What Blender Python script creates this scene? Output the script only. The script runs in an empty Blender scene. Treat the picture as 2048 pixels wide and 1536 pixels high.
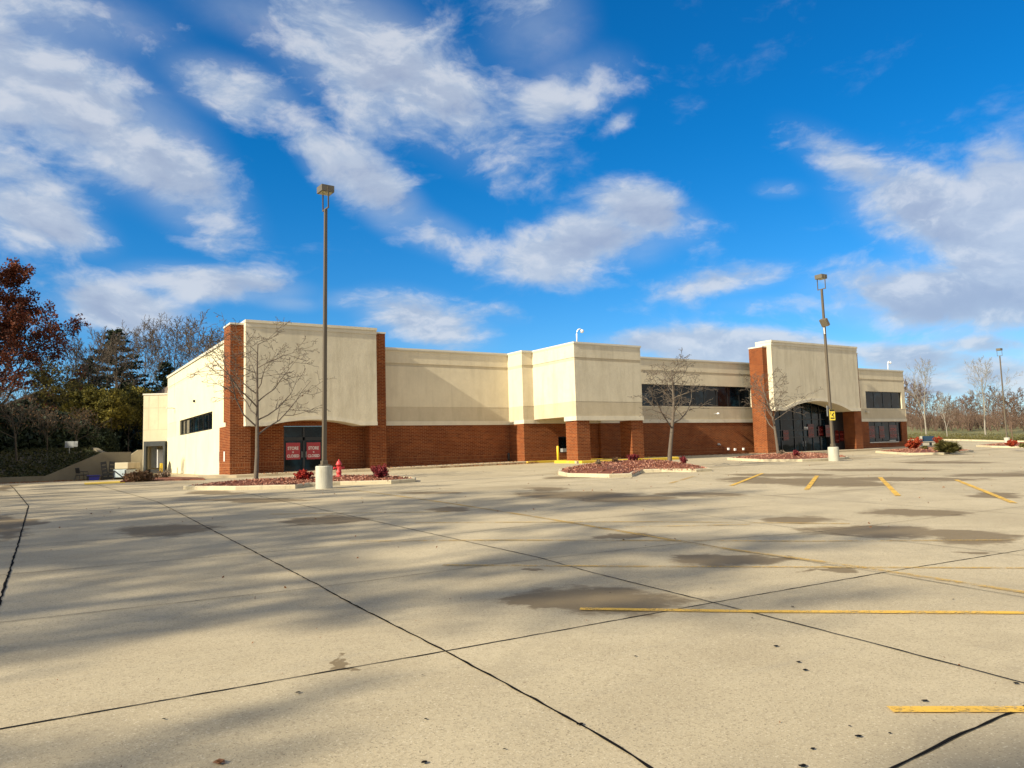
import bpy, math, random
from mathutils import Vector, Matrix
rad = math.radians
S = bpy.context.scene

# ---------------------------------------------------------------- camera
FPX, YAW, PIT, ROL = 1526.7, rad(32.37), rad(5.06), rad(-1.6)
cF = Vector((math.sin(YAW)*math.cos(PIT), math.cos(YAW)*math.cos(PIT), math.sin(PIT)))
_r = Vector((math.cos(YAW), -math.sin(YAW), 0)); _u = _r.cross(cF)
cR = _r*math.cos(ROL) + _u*math.sin(ROL); cU = cR.cross(cF)
cd = bpy.data.cameras.new('camera'); cam = bpy.data.objects.new('camera', cd)
S.collection.objects.link(cam); S.camera = cam
cd.sensor_width = 36; cd.lens = 36*FPX/2048; cd.clip_start = .1; cd.clip_end = 6000
m4 = Matrix((cR, cU, -cF)).transposed().to_4x4(); cam.matrix_world = m4   # eye at the origin, ground about 1.6 m below
S.view_settings.view_transform = 'Standard'; S.view_settings.look = 'None'
S.view_settings.exposure = 0.80; S.view_settings.gamma = 1

# ---------------------------------------------------------------- sun
SUNV = Vector((-1, -.095, .56)).normalized()
sl = bpy.data.lights.new('sun', 'SUN'); sl.energy = 4.5; sl.angle = rad(.8); sl.color = (1, .90, .70)
so = bpy.data.objects.new('sun', sl); S.collection.objects.link(so)
so.rotation_euler = (-SUNV).to_track_quat('-Z', 'Y').to_euler()

def ray(x, y): return cF + cR*((x-1024)/FPX) - cU*((y-768)/FPX)

# ---------------------------------------------------------------- node helper
class NT:
    def __init__(s, tree): s.t = tree; s.n = tree.nodes; s.l = tree.links
    def add(s, typ, **kw):
        n = s.n.new(typ)
        for k, v in kw.items(): setattr(n, k, v)
        return n
    def put(s, sock, v):
        if isinstance(v, bpy.types.NodeSocket): s.l.new(v, sock)
        elif v is not None:
            if sock.type == 'RGBA' and len(v) == 3: v = (*v, 1)
            sock.default_value = v
    def m(s, op, a, b=None, c=None, clamp=False):
        n = s.add('ShaderNodeMath', operation=op); n.use_clamp = clamp
        s.put(n.inputs[0], a)
        if b is not None: s.put(n.inputs[1], b)
        if c is not None: s.put(n.inputs[2], c)
        return n.outputs[0]
    def v(s, op, a, b=None):
        n = s.add('ShaderNodeVectorMath', operation=op); s.put(n.inputs[0], a)
        if b is not None:
            s.put(n.inputs[3 if op == 'SCALE' else 1], b)
        return n.outputs['Value'] if op in ('DOT_PRODUCT', 'LENGTH', 'DISTANCE') else n.outputs[0]
    def noise(s, vec, scale, detail=4, rough=.55, dist=0, out='Fac'):
        n = s.add('ShaderNodeTexNoise'); s.put(n.inputs['Vector'], vec); n.inputs['Scale'].default_value = scale
        n.inputs['Detail'].default_value = detail; n.inputs['Roughness'].default_value = rough
        n.inputs['Distortion'].default_value = dist
        return n.outputs[out]
    def ss(s, v, a, b, lo=0., hi=1.):
        n = s.add('ShaderNodeMapRange', interpolation_type='SMOOTHSTEP'); s.put(n.inputs[0], v)
        for i, q in enumerate((a, b, lo, hi)): n.inputs[i+1].default_value = q
        return n.outputs[0]
    def mix(s, f, a, b, mode='MIX'):
        n = s.add('ShaderNodeMix', data_type='RGBA', blend_type=mode)
        s.put(n.inputs[0], f); s.put(n.inputs[6], a); s.put(n.inputs[7], b)
        return n.outputs[2]
    def mapping(s, vec, sc=(1, 1, 1), rot=(0, 0, 0)):
        n = s.add('ShaderNodeMapping'); s.put(n.inputs[0], vec); n.inputs['Scale'].default_value = sc; n.inputs['Rotation'].default_value = rot
        return n.outputs[0]

# ---------------------------------------------------------------- sky
W = bpy.data.worlds.new('World'); S.world = W; W.use_nodes = True
T = NT(W.node_tree); T.n.clear()
sky = T.add('ShaderNodeTexSky', sky_type='NISHITA'); sky.sun_disc = False
sky.sun_elevation = math.asin(SUNV.z); sky.sun_rotation = math.atan2(SUNV.x, SUNV.y)
sky.air_density = 1.0; sky.dust_density = .25; sky.ozone_density = 3.0; sky.altitude = 200
hs = T.add('ShaderNodeHueSaturation'); hs.inputs['Hue'].default_value = .492; hs.inputs['Saturation'].default_value = 1.30; hs.inputs['Value'].default_value = 1.0
T.l.new(sky.outputs[0], hs.inputs['Color'])
D = T.v('NORMALIZE', T.add('ShaderNodeTexCoord').outputs['Generated'])
el0 = T.add('ShaderNodeSeparateXYZ'); T.l.new(D, el0.inputs[0])
skyc = T.mix(1.0, hs.outputs[0], T.mix(T.ss(el0.outputs[2], .0, .42), (.62, .84, 1.12), (.10, .82, 1.16)), 'MULTIPLY')
# cloud banks, each a patch of the sky dome (bearing of its centre from photo pixel, half axes, tilt, amount)
BL = [(100,20,250,80,15,1.0),(150,200,280,125,38,1.3),(330,330,220,90,48,1.35),(30,230,160,70,30,.9),(620,60,280,70,15,1.0),
 (760,130,280,120,30,1.35),(900,220,210,95,40,1.2),(1000,280,150,45,35,.8),(1075,60,110,130,75,.95),(1140,180,75,140,70,1.2),(470,180,150,60,20,1.3),(60,360,160,50,22,.8),
 (90,440,125,55,25,1.3),(660,330,120,55,50,1.0),(760,390,150,65,40,1.25),(880,470,150,50,25,1.2),(1180,490,200,68,-8,1.4),(1300,430,130,55,15,1.4),
 (1100,540,170,40,10,.9),(430,565,190,38,6,1.4),(570,605,90,24,6,.9),(225,620,115,52,10,1.6),(850,640,150,60,14,1.6),(700,600,90,30,0,.8),
 (1700,330,160,48,30,1.3),(1560,378,70,26,0,.8),(1860,430,200,85,28,1.5),(1990,420,140,90,0,1.5),(1890,600,240,78,4,1.7),(1990,520,130,60,0,1.4),
 (1450,560,150,34,-8,1.3),(1480,695,230,42,2,1.4),(1850,715,160,34,4,1.5),(2000,745,170,44,0,1.6),(1850,775,190,30,0,1.5),(1960,690,140,30,0,1.4),(1240,240,24,46,60,.8),
 (1330,685,190,28,0,1.2),(30,620,120,60,0,.9),(1000,630,110,30,10,.6),(1560,610,200,30,0,.7)]
tot = None
for (cx, cy, a, b, th, w) in BL:
    c = ray(cx, cy).normalized(); e1 = (ray(cx+1, cy)-ray(cx, cy)); e1 -= c*e1.dot(c); e1.normalize()
    e2 = c.cross(e1); t = rad(th)
    dn = -(e2) if (ray(cx, cy+1)-ray(cx, cy)).dot(e2) < 0 else e2
    f1 = e1*math.cos(t)+dn*math.sin(t); f2 = -e1*math.sin(t)+dn*math.cos(t)
    k = 1/1650
    x = T.v('DOT_PRODUCT', D, tuple(f1/(a*k*1.08))); y = T.v('DOT_PRODUCT', D, tuple(f2/(b*k*1.12)))
    d2 = T.m('ADD', T.m('MULTIPLY', x, x), T.m('MULTIPLY', y, y))
    front = T.m('GREATER_THAN', T.v('DOT_PRODUCT', D, tuple(c)), .3)
    g = T.m('MULTIPLY', T.m('MULTIPLY', T.m('POWER', 2.718, T.m('MULTIPLY', d2, -1.1)), w), front)
    tot = g if tot is None else T.m('SMOOTH_MAX', tot, g, .25)
# unseen dome behind the camera: added broken cloud, brightened to fill the front walls
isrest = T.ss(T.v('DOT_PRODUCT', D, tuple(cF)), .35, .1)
fill_cloud = T.m('MULTIPLY', isrest, T.ss(T.noise(D, 2.2, 2), .34, .55, 0., 1.1))
tot = T.m('MAXIMUM', tot, fill_cloud)
sx, sy, sz = 1, 1, 1.0
Ds = T.mapping(D, (1, 1, 1.9))
wv = T.noise(Ds, 3.0, 5, .6, out='Color')
warp = T.v('ADD', Ds, T.v('SCALE', T.v('SUBTRACT', wv, (.5, .5, .5)), .13))
n1 = T.noise(warp, 6.5, 11, .60, .15)
n2 = T.noise(T.v('ADD', warp, tuple(Vector((SUNV.x*.012, SUNV.y*.012, .03)))), 6.5, 7, .55, .15)
dens = T.ss(T.m('ADD', T.m('MULTIPLY', tot, .62), T.m('MULTIPLY', T.m('MULTIPLY', T.m('SUBTRACT', n1, .5), 2.0), T.m('ADD', T.m('MULTIPLY', tot, 1.4), .35, clamp=True))), .19, .76)
dens = T.m('MAXIMUM', dens, T.m('MULTIPLY', T.ss(tot, .3, 1.15), T.ss(T.noise(warp, 2.6, 6, .6), .3, .7, .12, .62)))
thick = T.ss(T.m('ADD', T.m('MULTIPLY', tot, .55), T.m('MULTIPLY', T.m('SUBTRACT', n2, .5), 2.2)), .40, .95)
ccol = T.mix(thick, (3.9, 4.6, 5.6), T.mix(T.ss(n1, .42, .68), (3.0, 3.5, 4.6), (4.4, 4.9, 5.7)))
lit = T.ss(T.m('SUBTRACT', n1, n2), -.02, .10)
ccol = T.mix(T.m('MULTIPLY', lit, .8), ccol, (5.6, 5.8, 6.2))
el = T.add('ShaderNodeSeparateXYZ'); T.l.new(D, el.inputs[0])
ccol = T.mix(isrest, ccol, (7.6, 7.0, 6.2))  # added cloud behind the camera made brighter and warmer as fill light
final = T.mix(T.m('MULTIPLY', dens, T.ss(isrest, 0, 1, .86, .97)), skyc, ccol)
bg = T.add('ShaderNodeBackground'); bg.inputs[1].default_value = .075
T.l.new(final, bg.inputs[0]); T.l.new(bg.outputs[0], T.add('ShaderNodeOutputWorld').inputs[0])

# ---------------------------------------------------------------- terrain function
def interp(x, xs, ys):
    if x <= xs[0]: return ys[0]
    for i in range(1, len(xs)):
        if x <= xs[i]:
            t = (x-xs[i-1])/(xs[i]-xs[i-1]); return ys[i-1]+(ys[i]-ys[i-1])*t
    return ys[-1]
def sms(t): t = max(0, min(1, t)); return t*t*(3-2*t)
def G(X, Y):
    b = interp(Y, [0, 8, 16, 26, 38, 50, 120], [-1.6, -1.56, -1.38, -1.15, -.92, -.85, -.85])
    e = interp(X, [9, 28, 50, 72, 85, 100], [-.06, .1, .1, .22, .12, .08])
    w = sms((Y-20)/18)
    return b+e*w+sms((X-72)/10)*sms((Y-48)/15)*.75
def og(x, y, dz=0):
    d = ray(x, y); t = 1.
    while t < 400:
        p = d*t
        if p.z < G(p.x, p.y)+dz: break
        t += .25
    lo, hi = t-.25, t
    for _ in range(24):
        m = (lo+hi)/2; p = d*m
        if p.z < G(p.x, p.y)+dz: hi = m
        else: lo = m
    return d*hi
def atY(x, y, Y): d = ray(x, y); return d*(Y/d.y)
def atX(x, y, X): d = ray(x, y); return d*(X/d.x)

# ---------------------------------------------------------------- materials
MAT = {}
def newmat(name):
    m = bpy.data.materials.new(name); m.use_nodes = True; MAT[name] = m
    t = NT(m.node_tree); b = t.n['Principled BSDF']
    return m, t, b
def pos(t): return t.add('ShaderNodeNewGeometry').outputs['Position']
def objc(t): return t.add('ShaderNodeTexCoord').outputs['Object']
def simple(name, col, rough=.6, var=.12, scale=3., metal=0, spec=.5, bump=0, bs=30., dirt=None):
    m, t, b = newmat(name); p = objc(t)
    n = t.noise(p, scale, 5, .6)
    c = t.mix(n, tuple(q*(1-var*1.6) for q in col), tuple(min(1, q*(1+var*1.6)) for q in col))
    if dirt:
        c = t.mix(t.ss(t.noise(t.mapping(p, (1, 1, .25)), scale*1.7, 6, .65), .5, .75, 0, .8), c, dirt)
    t.put(b.inputs['Base Color'], c); b.inputs['Roughness'].default_value = rough
    b.inputs['Metallic'].default_value = metal; b.inputs['Specular IOR Level'].default_value = spec
    if bump:
        bn = t.add('ShaderNodeBump'); bn.inputs['Strength'].default_value = bump; bn.inputs['Distance'].default_value = .02
        t.put(bn.inputs['Height'], t.noise(p, bs, 4, .6)); t.l.new(bn.outputs[0], b.inputs['Normal'])
    return m

def stucco(name, col, stain=.5):
    m, t, b = newmat(name); p = pos(t)
    big = t.noise(p, .55, 5, .6); st = t.noise(t.mapping(p, (2.2, 2.2, .28)), 1.0, 6, .62, .3)
    fine = t.noise(p, 9, 4, .6)
    c = t.mix(t.ss(big, .3, .7), tuple(q*.93 for q in col), tuple(q*1.04 for q in col))
    c = t.mix(t.ss(t.noise(p, 1.6, 6, .7, .5), .45, .7, 0, stain*.45), c, tuple(q*f for q, f in zip(col, (.78, .74, .70))))
    c = t.mix(t.ss(st, .44, .74, 0, stain*.75), c, tuple(q*f for q, f in zip(col, (.66, .64, .60))))
    c = t.mix(t.ss(fine, .35, .7, 0, .14), c, tuple(q*.8 for q in col))
    # faint control joints every few metres are cut into the sheets
    t.put(b.inputs['Base Color'], c); b.inputs['Roughness'].default_value = .93; b.inputs['Specular IOR Level'].default_value = .15
    bn = t.add('ShaderNodeBump'); bn.inputs['Strength'].default_value = .7; bn.inputs['Distance'].default_value = .012
    t.put(bn.inputs['Height'], t.m('ADD', t.noise(p, 26, 5, .7), t.m('MULTIPLY', t.noise(p, 3, 3, .6), 1.6))); t.l.new(bn.outputs[0], b.inputs['Normal'])
    return m
stucco('stucco', (.67, .59, .42), .4); stucco('stucco_panel', (.64, .575, .425), .65)
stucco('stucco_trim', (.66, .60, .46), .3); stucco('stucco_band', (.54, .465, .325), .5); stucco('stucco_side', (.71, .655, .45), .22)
stucco('soffit', (.60, .50, .26), .2)

def brick():
    m, t, b = newmat('brick'); p = pos(t)
    sp = t.add('ShaderNodeSeparateXYZ'); t.l.new(p, sp.inputs[0])
    cb = t.add('ShaderNodeCombineXYZ'); t.put(cb.inputs[0], t.m('ADD', sp.outputs[0], sp.outputs[1])); t.l.new(sp.outputs[2], cb.inputs[1])
    def bt(vec, w, h):
        n = t.add('ShaderNodeTexBrick'); t.put(n.inputs['Vector'], vec)
        n.inputs['Scale'].default_value = 1; n.inputs['Brick Width'].default_value = w; n.inputs['Row Height'].default_value = h
        n.inputs['Mortar Size'].default_value = .013; n.inputs['Mortar Smooth'].default_value = .2; n.inputs['Bias'].default_value = 0
        n.inputs['Color1'].default_value = (.11, .019, .004, 1); n.inputs['Color2'].default_value = (.225, .052, .010, 1); n.inputs['Mortar'].default_value = (.33, .16, .07, 1)
        return n
    A = bt(cb.outputs[0], .305, .09); z = sp.outputs[2]
    B = bt(cb.outputs[0], .09, .21); B.offset = 0
    band = t.m('MULTIPLY', t.m('GREATER_THAN', z, -.42), t.m('LESS_THAN', z, -.21))
    c = t.mix(band, A.outputs[0], B.outputs[0])
    c = t.mix(t.ss(t.noise(p, .8, 5, .6), .35, .75, 0, .45), c, (.12, .026, .006))
    c = t.mix(t.ss(t.noise(p, 6, 3, .6), .55, .75, 0, .2), c, (.34, .12, .05))
    t.put(b.inputs['Base Color'], c); b.inputs['Roughness'].default_value = .9; b.inputs['Specular IOR Level'].default_value = .2
    bn = t.add('ShaderNodeBump'); bn.inputs['Strength'].default_value = .6; bn.inputs['Distance'].default_value = .01; bn.invert = True
    t.put(bn.inputs['Height'], A.outputs['Fac']); t.l.new(bn.outputs[0], b.inputs['Normal'])
brick()

def glass():
    m, t, b = newmat('dark_glass'); p = pos(t)
    c = t.mix(t.ss(t.noise(p, .9, 4, .6, .4), .45, .7), (.003, .005, .007), (.012, .032, .046))  # bluish patches in the base colour stand in for sky reflections
    t.put(b.inputs['Base Color'], c); b.inputs['Roughness'].default_value = .03; b.inputs['Specular IOR Level'].default_value = .24
    bn = t.add('ShaderNodeBump'); bn.inputs['Strength'].default_value = .08; bn.inputs['Distance'].default_value = .05
    t.put(bn.inputs['Height'], t.noise(p, .7, 2)); t.l.new(bn.outputs[0], b.inputs['Normal'])
glass()

# concrete of the lot, with damp patches that have a shape of their own, plus darker streaks far out
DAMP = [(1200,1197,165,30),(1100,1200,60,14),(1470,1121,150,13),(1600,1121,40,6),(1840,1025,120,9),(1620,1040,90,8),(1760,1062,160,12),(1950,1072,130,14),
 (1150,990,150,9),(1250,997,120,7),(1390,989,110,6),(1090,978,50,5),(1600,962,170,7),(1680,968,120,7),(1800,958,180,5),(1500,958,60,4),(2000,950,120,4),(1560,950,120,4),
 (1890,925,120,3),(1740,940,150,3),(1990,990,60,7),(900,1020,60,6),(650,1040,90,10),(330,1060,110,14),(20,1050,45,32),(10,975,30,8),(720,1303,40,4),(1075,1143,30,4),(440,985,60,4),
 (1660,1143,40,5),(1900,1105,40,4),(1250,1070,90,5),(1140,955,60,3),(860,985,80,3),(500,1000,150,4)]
def concrete():
    m, t, b = newmat('lot_concrete'); p = pos(t)
    big = t.noise(p, .18, 6, .6); mid = t.noise(p, 1.1, 6, .62); 
    c = t.mix(t.ss(big, .3, .7), (.42, .35, .225), (.53, .445, .29))
    c = t.mix(t.ss(mid, .38, .75, 0, .5), c, (.35, .285, .18))
    # grid of slabs poured with slightly different tone
    fine = t.noise(p, 34, 4, .75); sp2 = t.noise(p, 75, 2, .6)
    c = t.mix(t.ss(fine, .50, .68, 0, .7), c, (.27, .215, .135))
    c = t.mix(t.ss(sp2, .60, .70, 0, .85), c, (.14, .115, .075))
    c = t.mix(t.ss(t.noise(p, 7, 5, .7), .5, .75, 0, .35), c, (.30, .245, .16))
    c = t.mix(t.ss(t.noise(p, .42, 7, .68, .6), .52, .66, 0, .4), c, (.31, .26, .175))
    c = t.mix(t.ss(t.noise(p, 60, 2, .5), .60, .70, 0, .5), c, (.68, .60, .43))
    sc = t.noise(t.mapping(p, (.5, 6, 1), (0, 0, .12)), .8, 7, .7)
    c = t.mix(t.ss(sc, .55, .8, 0, .35), c, (.29, .26, .2))
    tot = None
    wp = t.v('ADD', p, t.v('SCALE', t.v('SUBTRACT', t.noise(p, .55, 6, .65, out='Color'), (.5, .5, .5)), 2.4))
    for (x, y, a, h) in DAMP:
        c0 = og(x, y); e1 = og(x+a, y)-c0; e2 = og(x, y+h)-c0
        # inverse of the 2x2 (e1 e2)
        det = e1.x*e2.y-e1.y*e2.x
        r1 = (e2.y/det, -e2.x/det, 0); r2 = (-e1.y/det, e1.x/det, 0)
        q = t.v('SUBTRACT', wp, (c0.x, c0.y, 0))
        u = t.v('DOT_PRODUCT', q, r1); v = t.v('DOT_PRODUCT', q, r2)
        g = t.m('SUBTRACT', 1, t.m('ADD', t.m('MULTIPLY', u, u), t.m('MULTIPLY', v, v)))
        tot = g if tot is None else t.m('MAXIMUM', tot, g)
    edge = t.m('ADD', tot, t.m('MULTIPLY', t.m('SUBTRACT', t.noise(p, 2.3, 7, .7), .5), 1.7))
    damp_and_streaks = t.ss(edge, -.12, .55)
    far = t.ss(t.noise(t.mapping(p, (.14, 1.3, 1), (0, 0, .1)), .55, 7, .62), .56, .63, 0, .75)  # long thin darker streaks, coming in over the far lot
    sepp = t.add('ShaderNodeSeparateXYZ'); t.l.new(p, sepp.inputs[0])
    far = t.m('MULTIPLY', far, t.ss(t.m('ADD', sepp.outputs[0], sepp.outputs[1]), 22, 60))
    damp_and_streaks = t.m('MAXIMUM', damp_and_streaks, far)
    c = t.mix(t.m('MULTIPLY', damp_and_streaks, .84), c, (.165, .118, .058))
    t.put(b.inputs['Base Color'], c)
    t.put(b.inputs['Roughness'], t.ss(damp_and_streaks, 0, 1, .9, .78)); b.inputs['Specular IOR Level'].default_value = .25
    bn = t.add('ShaderNodeBump'); bn.inputs['Strength'].default_value = .35; bn.inputs['Distance'].default_value = .006
    t.put(bn.inputs['Height'], t.m('ADD', fine, sp2)); t.l.new(bn.outputs[0], b.inputs['Normal'])
concrete()
simple('walk_concrete', (.48, .39, .25), .9, .1, 1.3, dirt=(.3, .24, .15), bump=.3)
simple('kerb_concrete', (.52, .45, .30), .9, .14, 2.2, dirt=(.22, .19, .13), bump=.5)
simple('base_concrete', (.43, .41, .33), .9, .16, 2.5, dirt=(.24, .22, .15), bump=.5, bs=14)
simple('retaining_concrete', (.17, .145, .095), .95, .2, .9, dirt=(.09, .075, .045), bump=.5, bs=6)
simple('joint_black', (.010, .009, .008), .95, .2, 8, spec=.05)
simple('crack_line', (.12, .10, .07), .95, .3, 8, spec=.05)
simple('yellow_kerb', (.62, .42, .03), .75, .12, 3, dirt=(.42, .33, .12))
simple('yellow_steel', (.75, .52, .03), .5, .08, 3)
simple('pole_paint', (.11, .088, .06), .5, .1, 2.5, spec=.3)
simple('lamp_housing', (.13, .11, .075), .5, .12, 3)
simple('lamp_lens', (.42, .40, .22), .25, .1, 5)
simple('black_metal', (.012, .012, .012), .4, .2, 4)
simple('white_paint', (.78, .78, .76), .45, .05, 3)
simple('white_door', (.82, .81, .78), .5, .04, 2, dirt=(.65, .63, .58))
simple('grey_metal', (.35, .36, .35), .45, .12, 4, metal=.3)
simple('seal_rubber', (.045, .05, .05), .8, .3, 3)
simple('hydrant_red', (.52, .045, .045), .5, .14, 9, dirt=(.42, .12, .11))
simple('poster_red', (.36, .012, .018), .35, .05, 3, spec=.6)
simple('poster_dim', (.06, .003, .003), .2, .05, 3, spec=.5)
simple('poster_white', (.72, .66, .60), .45, .04, 3)
simple('poster_pale', (.22, .04, .03), .3, .04, 3)
simple('sign_yellow', (.72, .55, .05), .45, .04, 3)
simple('blue_plastic', (.02, .02, .25), .5, .1, 3)
simple('black_plastic', (.015, .014, .013), .55, .2, 3)
simple('beige_steel', (.50, .43, .28), .6, .12, 2, dirt=(.3, .24, .14))
simple('blue_white_steel', (.46, .54, .56), .5, .15, 2.5, dirt=(.24, .3, .3))
simple('bark_light', (.12, .095, .07), .95, .3, 9, bump=.6, bs=20)
simple('bark_dark', (.065, .052, .038), .95, .3, 4)
simple('bark_mid', (.10, .075, .052), .95, .3, 4)
simple('bark_brown', (.15, .095, .065), .95, .35, .6)
simple('bark_white', (.28, .25, .20), .9, .25, 1.5)
simple('roof_brown', (.16, .12, .09), .9, .15, 3)
simple('house_wall', (.30, .28, .24), .9, .1, 1)
simple('navy_panel', (.02, .045, .08), .3, .3, 6)
simple('coping_metal', (.62, .58, .47), .5, .05, 2)
simple('leaf_dry', (.20, .09, .035), .85, .4, 6)

def worn_yellow():
    m, t, b = newmat('worn_yellow'); p = pos(t)
    n = t.noise(p, 1.3, 7, .72); f = t.noise(p, 22, 5, .75)
    far = t.ss(t.m('ADD', t.m('MULTIPLY', n, .55), t.m('MULTIPLY', f, .45)), .42, .60)
    t.put(b.inputs['Base Color'], t.mix(t.ss(f, .4, .62), (.60, .36, .055), (.46, .33, .12)))
    b.inputs['Roughness'].default_value = .8
    tr = t.add('ShaderNodeBsdfTransparent'); mx = t.add('ShaderNodeMixShader')
    t.put(mx.inputs[0], t.ss(far, 0, 1, .3, .93)); t.l.new(b.outputs[0], mx.inputs[1]); t.l.new(tr.outputs[0], mx.inputs[2])
    t.l.new(mx.outputs[0], t.n['Material Output'].inputs[0])
worn_yellow()
def yellow_fresh():
    m, t, b = newmat('near_yellow'); p = pos(t)
    f = t.noise(p, 30, 5, .75); n = t.noise(p, 3, 6, .7)
    t.put(b.inputs['Base Color'], t.mix(t.ss(n, .35, .7), (.74, .44, .05), (.60, .37, .07))); b.inputs['Roughness'].default_value = .8
    tr = t.add('ShaderNodeBsdfTransparent'); mx = t.add('ShaderNodeMixShader')
    t.put(mx.inputs[0], t.ss(t.m('ADD', t.m('MULTIPLY', f, .6), t.m('MULTIPLY', n, .4)), .49, .60, .02, .8)); t.l.new(b.outputs[0], mx.inputs[1]); t.l.new(tr.outputs[0], mx.inputs[2])
    t.l.new(mx.outputs[0], t.n['Material Output'].inputs[0])
yellow_fresh()

def leafmat(name, ca, cb_, cc, scale=1.2, trans=.25):
    m, t, b = newmat(name); p = pos(t)
    n = t.noise(p, scale, 3, .6); n2 = t.noise(p, scale*9, 2, .6)
    c = t.mix(t.ss(n, .38, .62), ca, cb_); c = t.mix(t.ss(n2, .45, .68), c, cc)
    t.put(b.inputs['Base Color'], c); b.inputs['Roughness'].default_value = .7; b.inputs['Specular IOR Level'].default_value = .25
    tl = t.add('ShaderNodeBsdfTranslucent'); t.put(tl.inputs[0], c); mx = t.add('ShaderNodeMixShader'); mx.inputs[0].default_value = trans
    t.l.new(b.outputs[0], mx.inputs[1]); t.l.new(tl.outputs[0], mx.inputs[2]); t.l.new(mx.outputs[0], t.n['Material Output'].inputs[0])
leafmat('oak_leaf', (.11, .028, .012), (.20, .055, .02), (.055, .02, .013), .7)
leafmat('pine_leaf', (.018, .030, .016), (.035, .05, .022), (.012, .02, .012), .8, .1)
leafmat('olive_leaf', (.13, .115, .02), (.22, .18, .03), (.04, .045, .012), .5)
leafmat('gold_leaf', (.17, .14, .03), (.24, .19, .045), (.08, .07, .02), .7)
leafmat('red_leaf', (.34, .02, .015), (.44, .05, .03), (.16, .01, .01), 5)
leafmat('orange_leaf', (.30, .035, .014), (.38, .07, .02), (.2, .02, .01), 4)
leafmat('maroon_leaf', (.20, .022, .03), (.27, .04, .045), (.08, .012, .014), 5)
leafmat('juniper_leaf', (.12, .11, .03), (.18, .15, .04), (.05, .05, .015), 3)
leafmat('brown_leaf', (.15, .085, .04), (.22, .12, .06), (.09, .05, .028), 4)
leafmat('grey_leaf', (.22, .17, .12), (.3, .22, .15), (.13, .09, .06), 5)
leafmat('ivy_leaf', (.035, .045, .015), (.075, .07, .02), (.02, .025, .012), 1.0)
leafmat('mulch', (.17, .055, .028), (.24, .085, .045), (.07, .025, .015), 6, .0)
leafmat('mulch_chip', (.30, .10, .055), (.52, .30, .21), (.10, .035, .02), 11, .0)
leafmat('thicket_leaf', (.13, .09, .055), (.17, .13, .07), (.10, .08, .04), .3)

def grassmat(name, a, bcol):
    m, t, b = newmat(name); p = pos(t)
    c = t.mix(t.ss(t.noise(p, .12, 6, .65), .35, .65), a, bcol); c = t.mix(t.ss(t.noise(p, 2.5, 5, .7), .45, .7, 0, .6), c, tuple(q*.55 for q in a))
    t.put(b.inputs['Base Color'], c); b.inputs['Roughness'].default_value = .95
grassmat('field_grass', (.15, .145, .045), (.21, .18, .07)); grassmat('hill_ground', (.045, .045, .02), (.07, .055, .028)); grassmat('far_ground', (.11, .11, .05), (.15, .13, .07))

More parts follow.
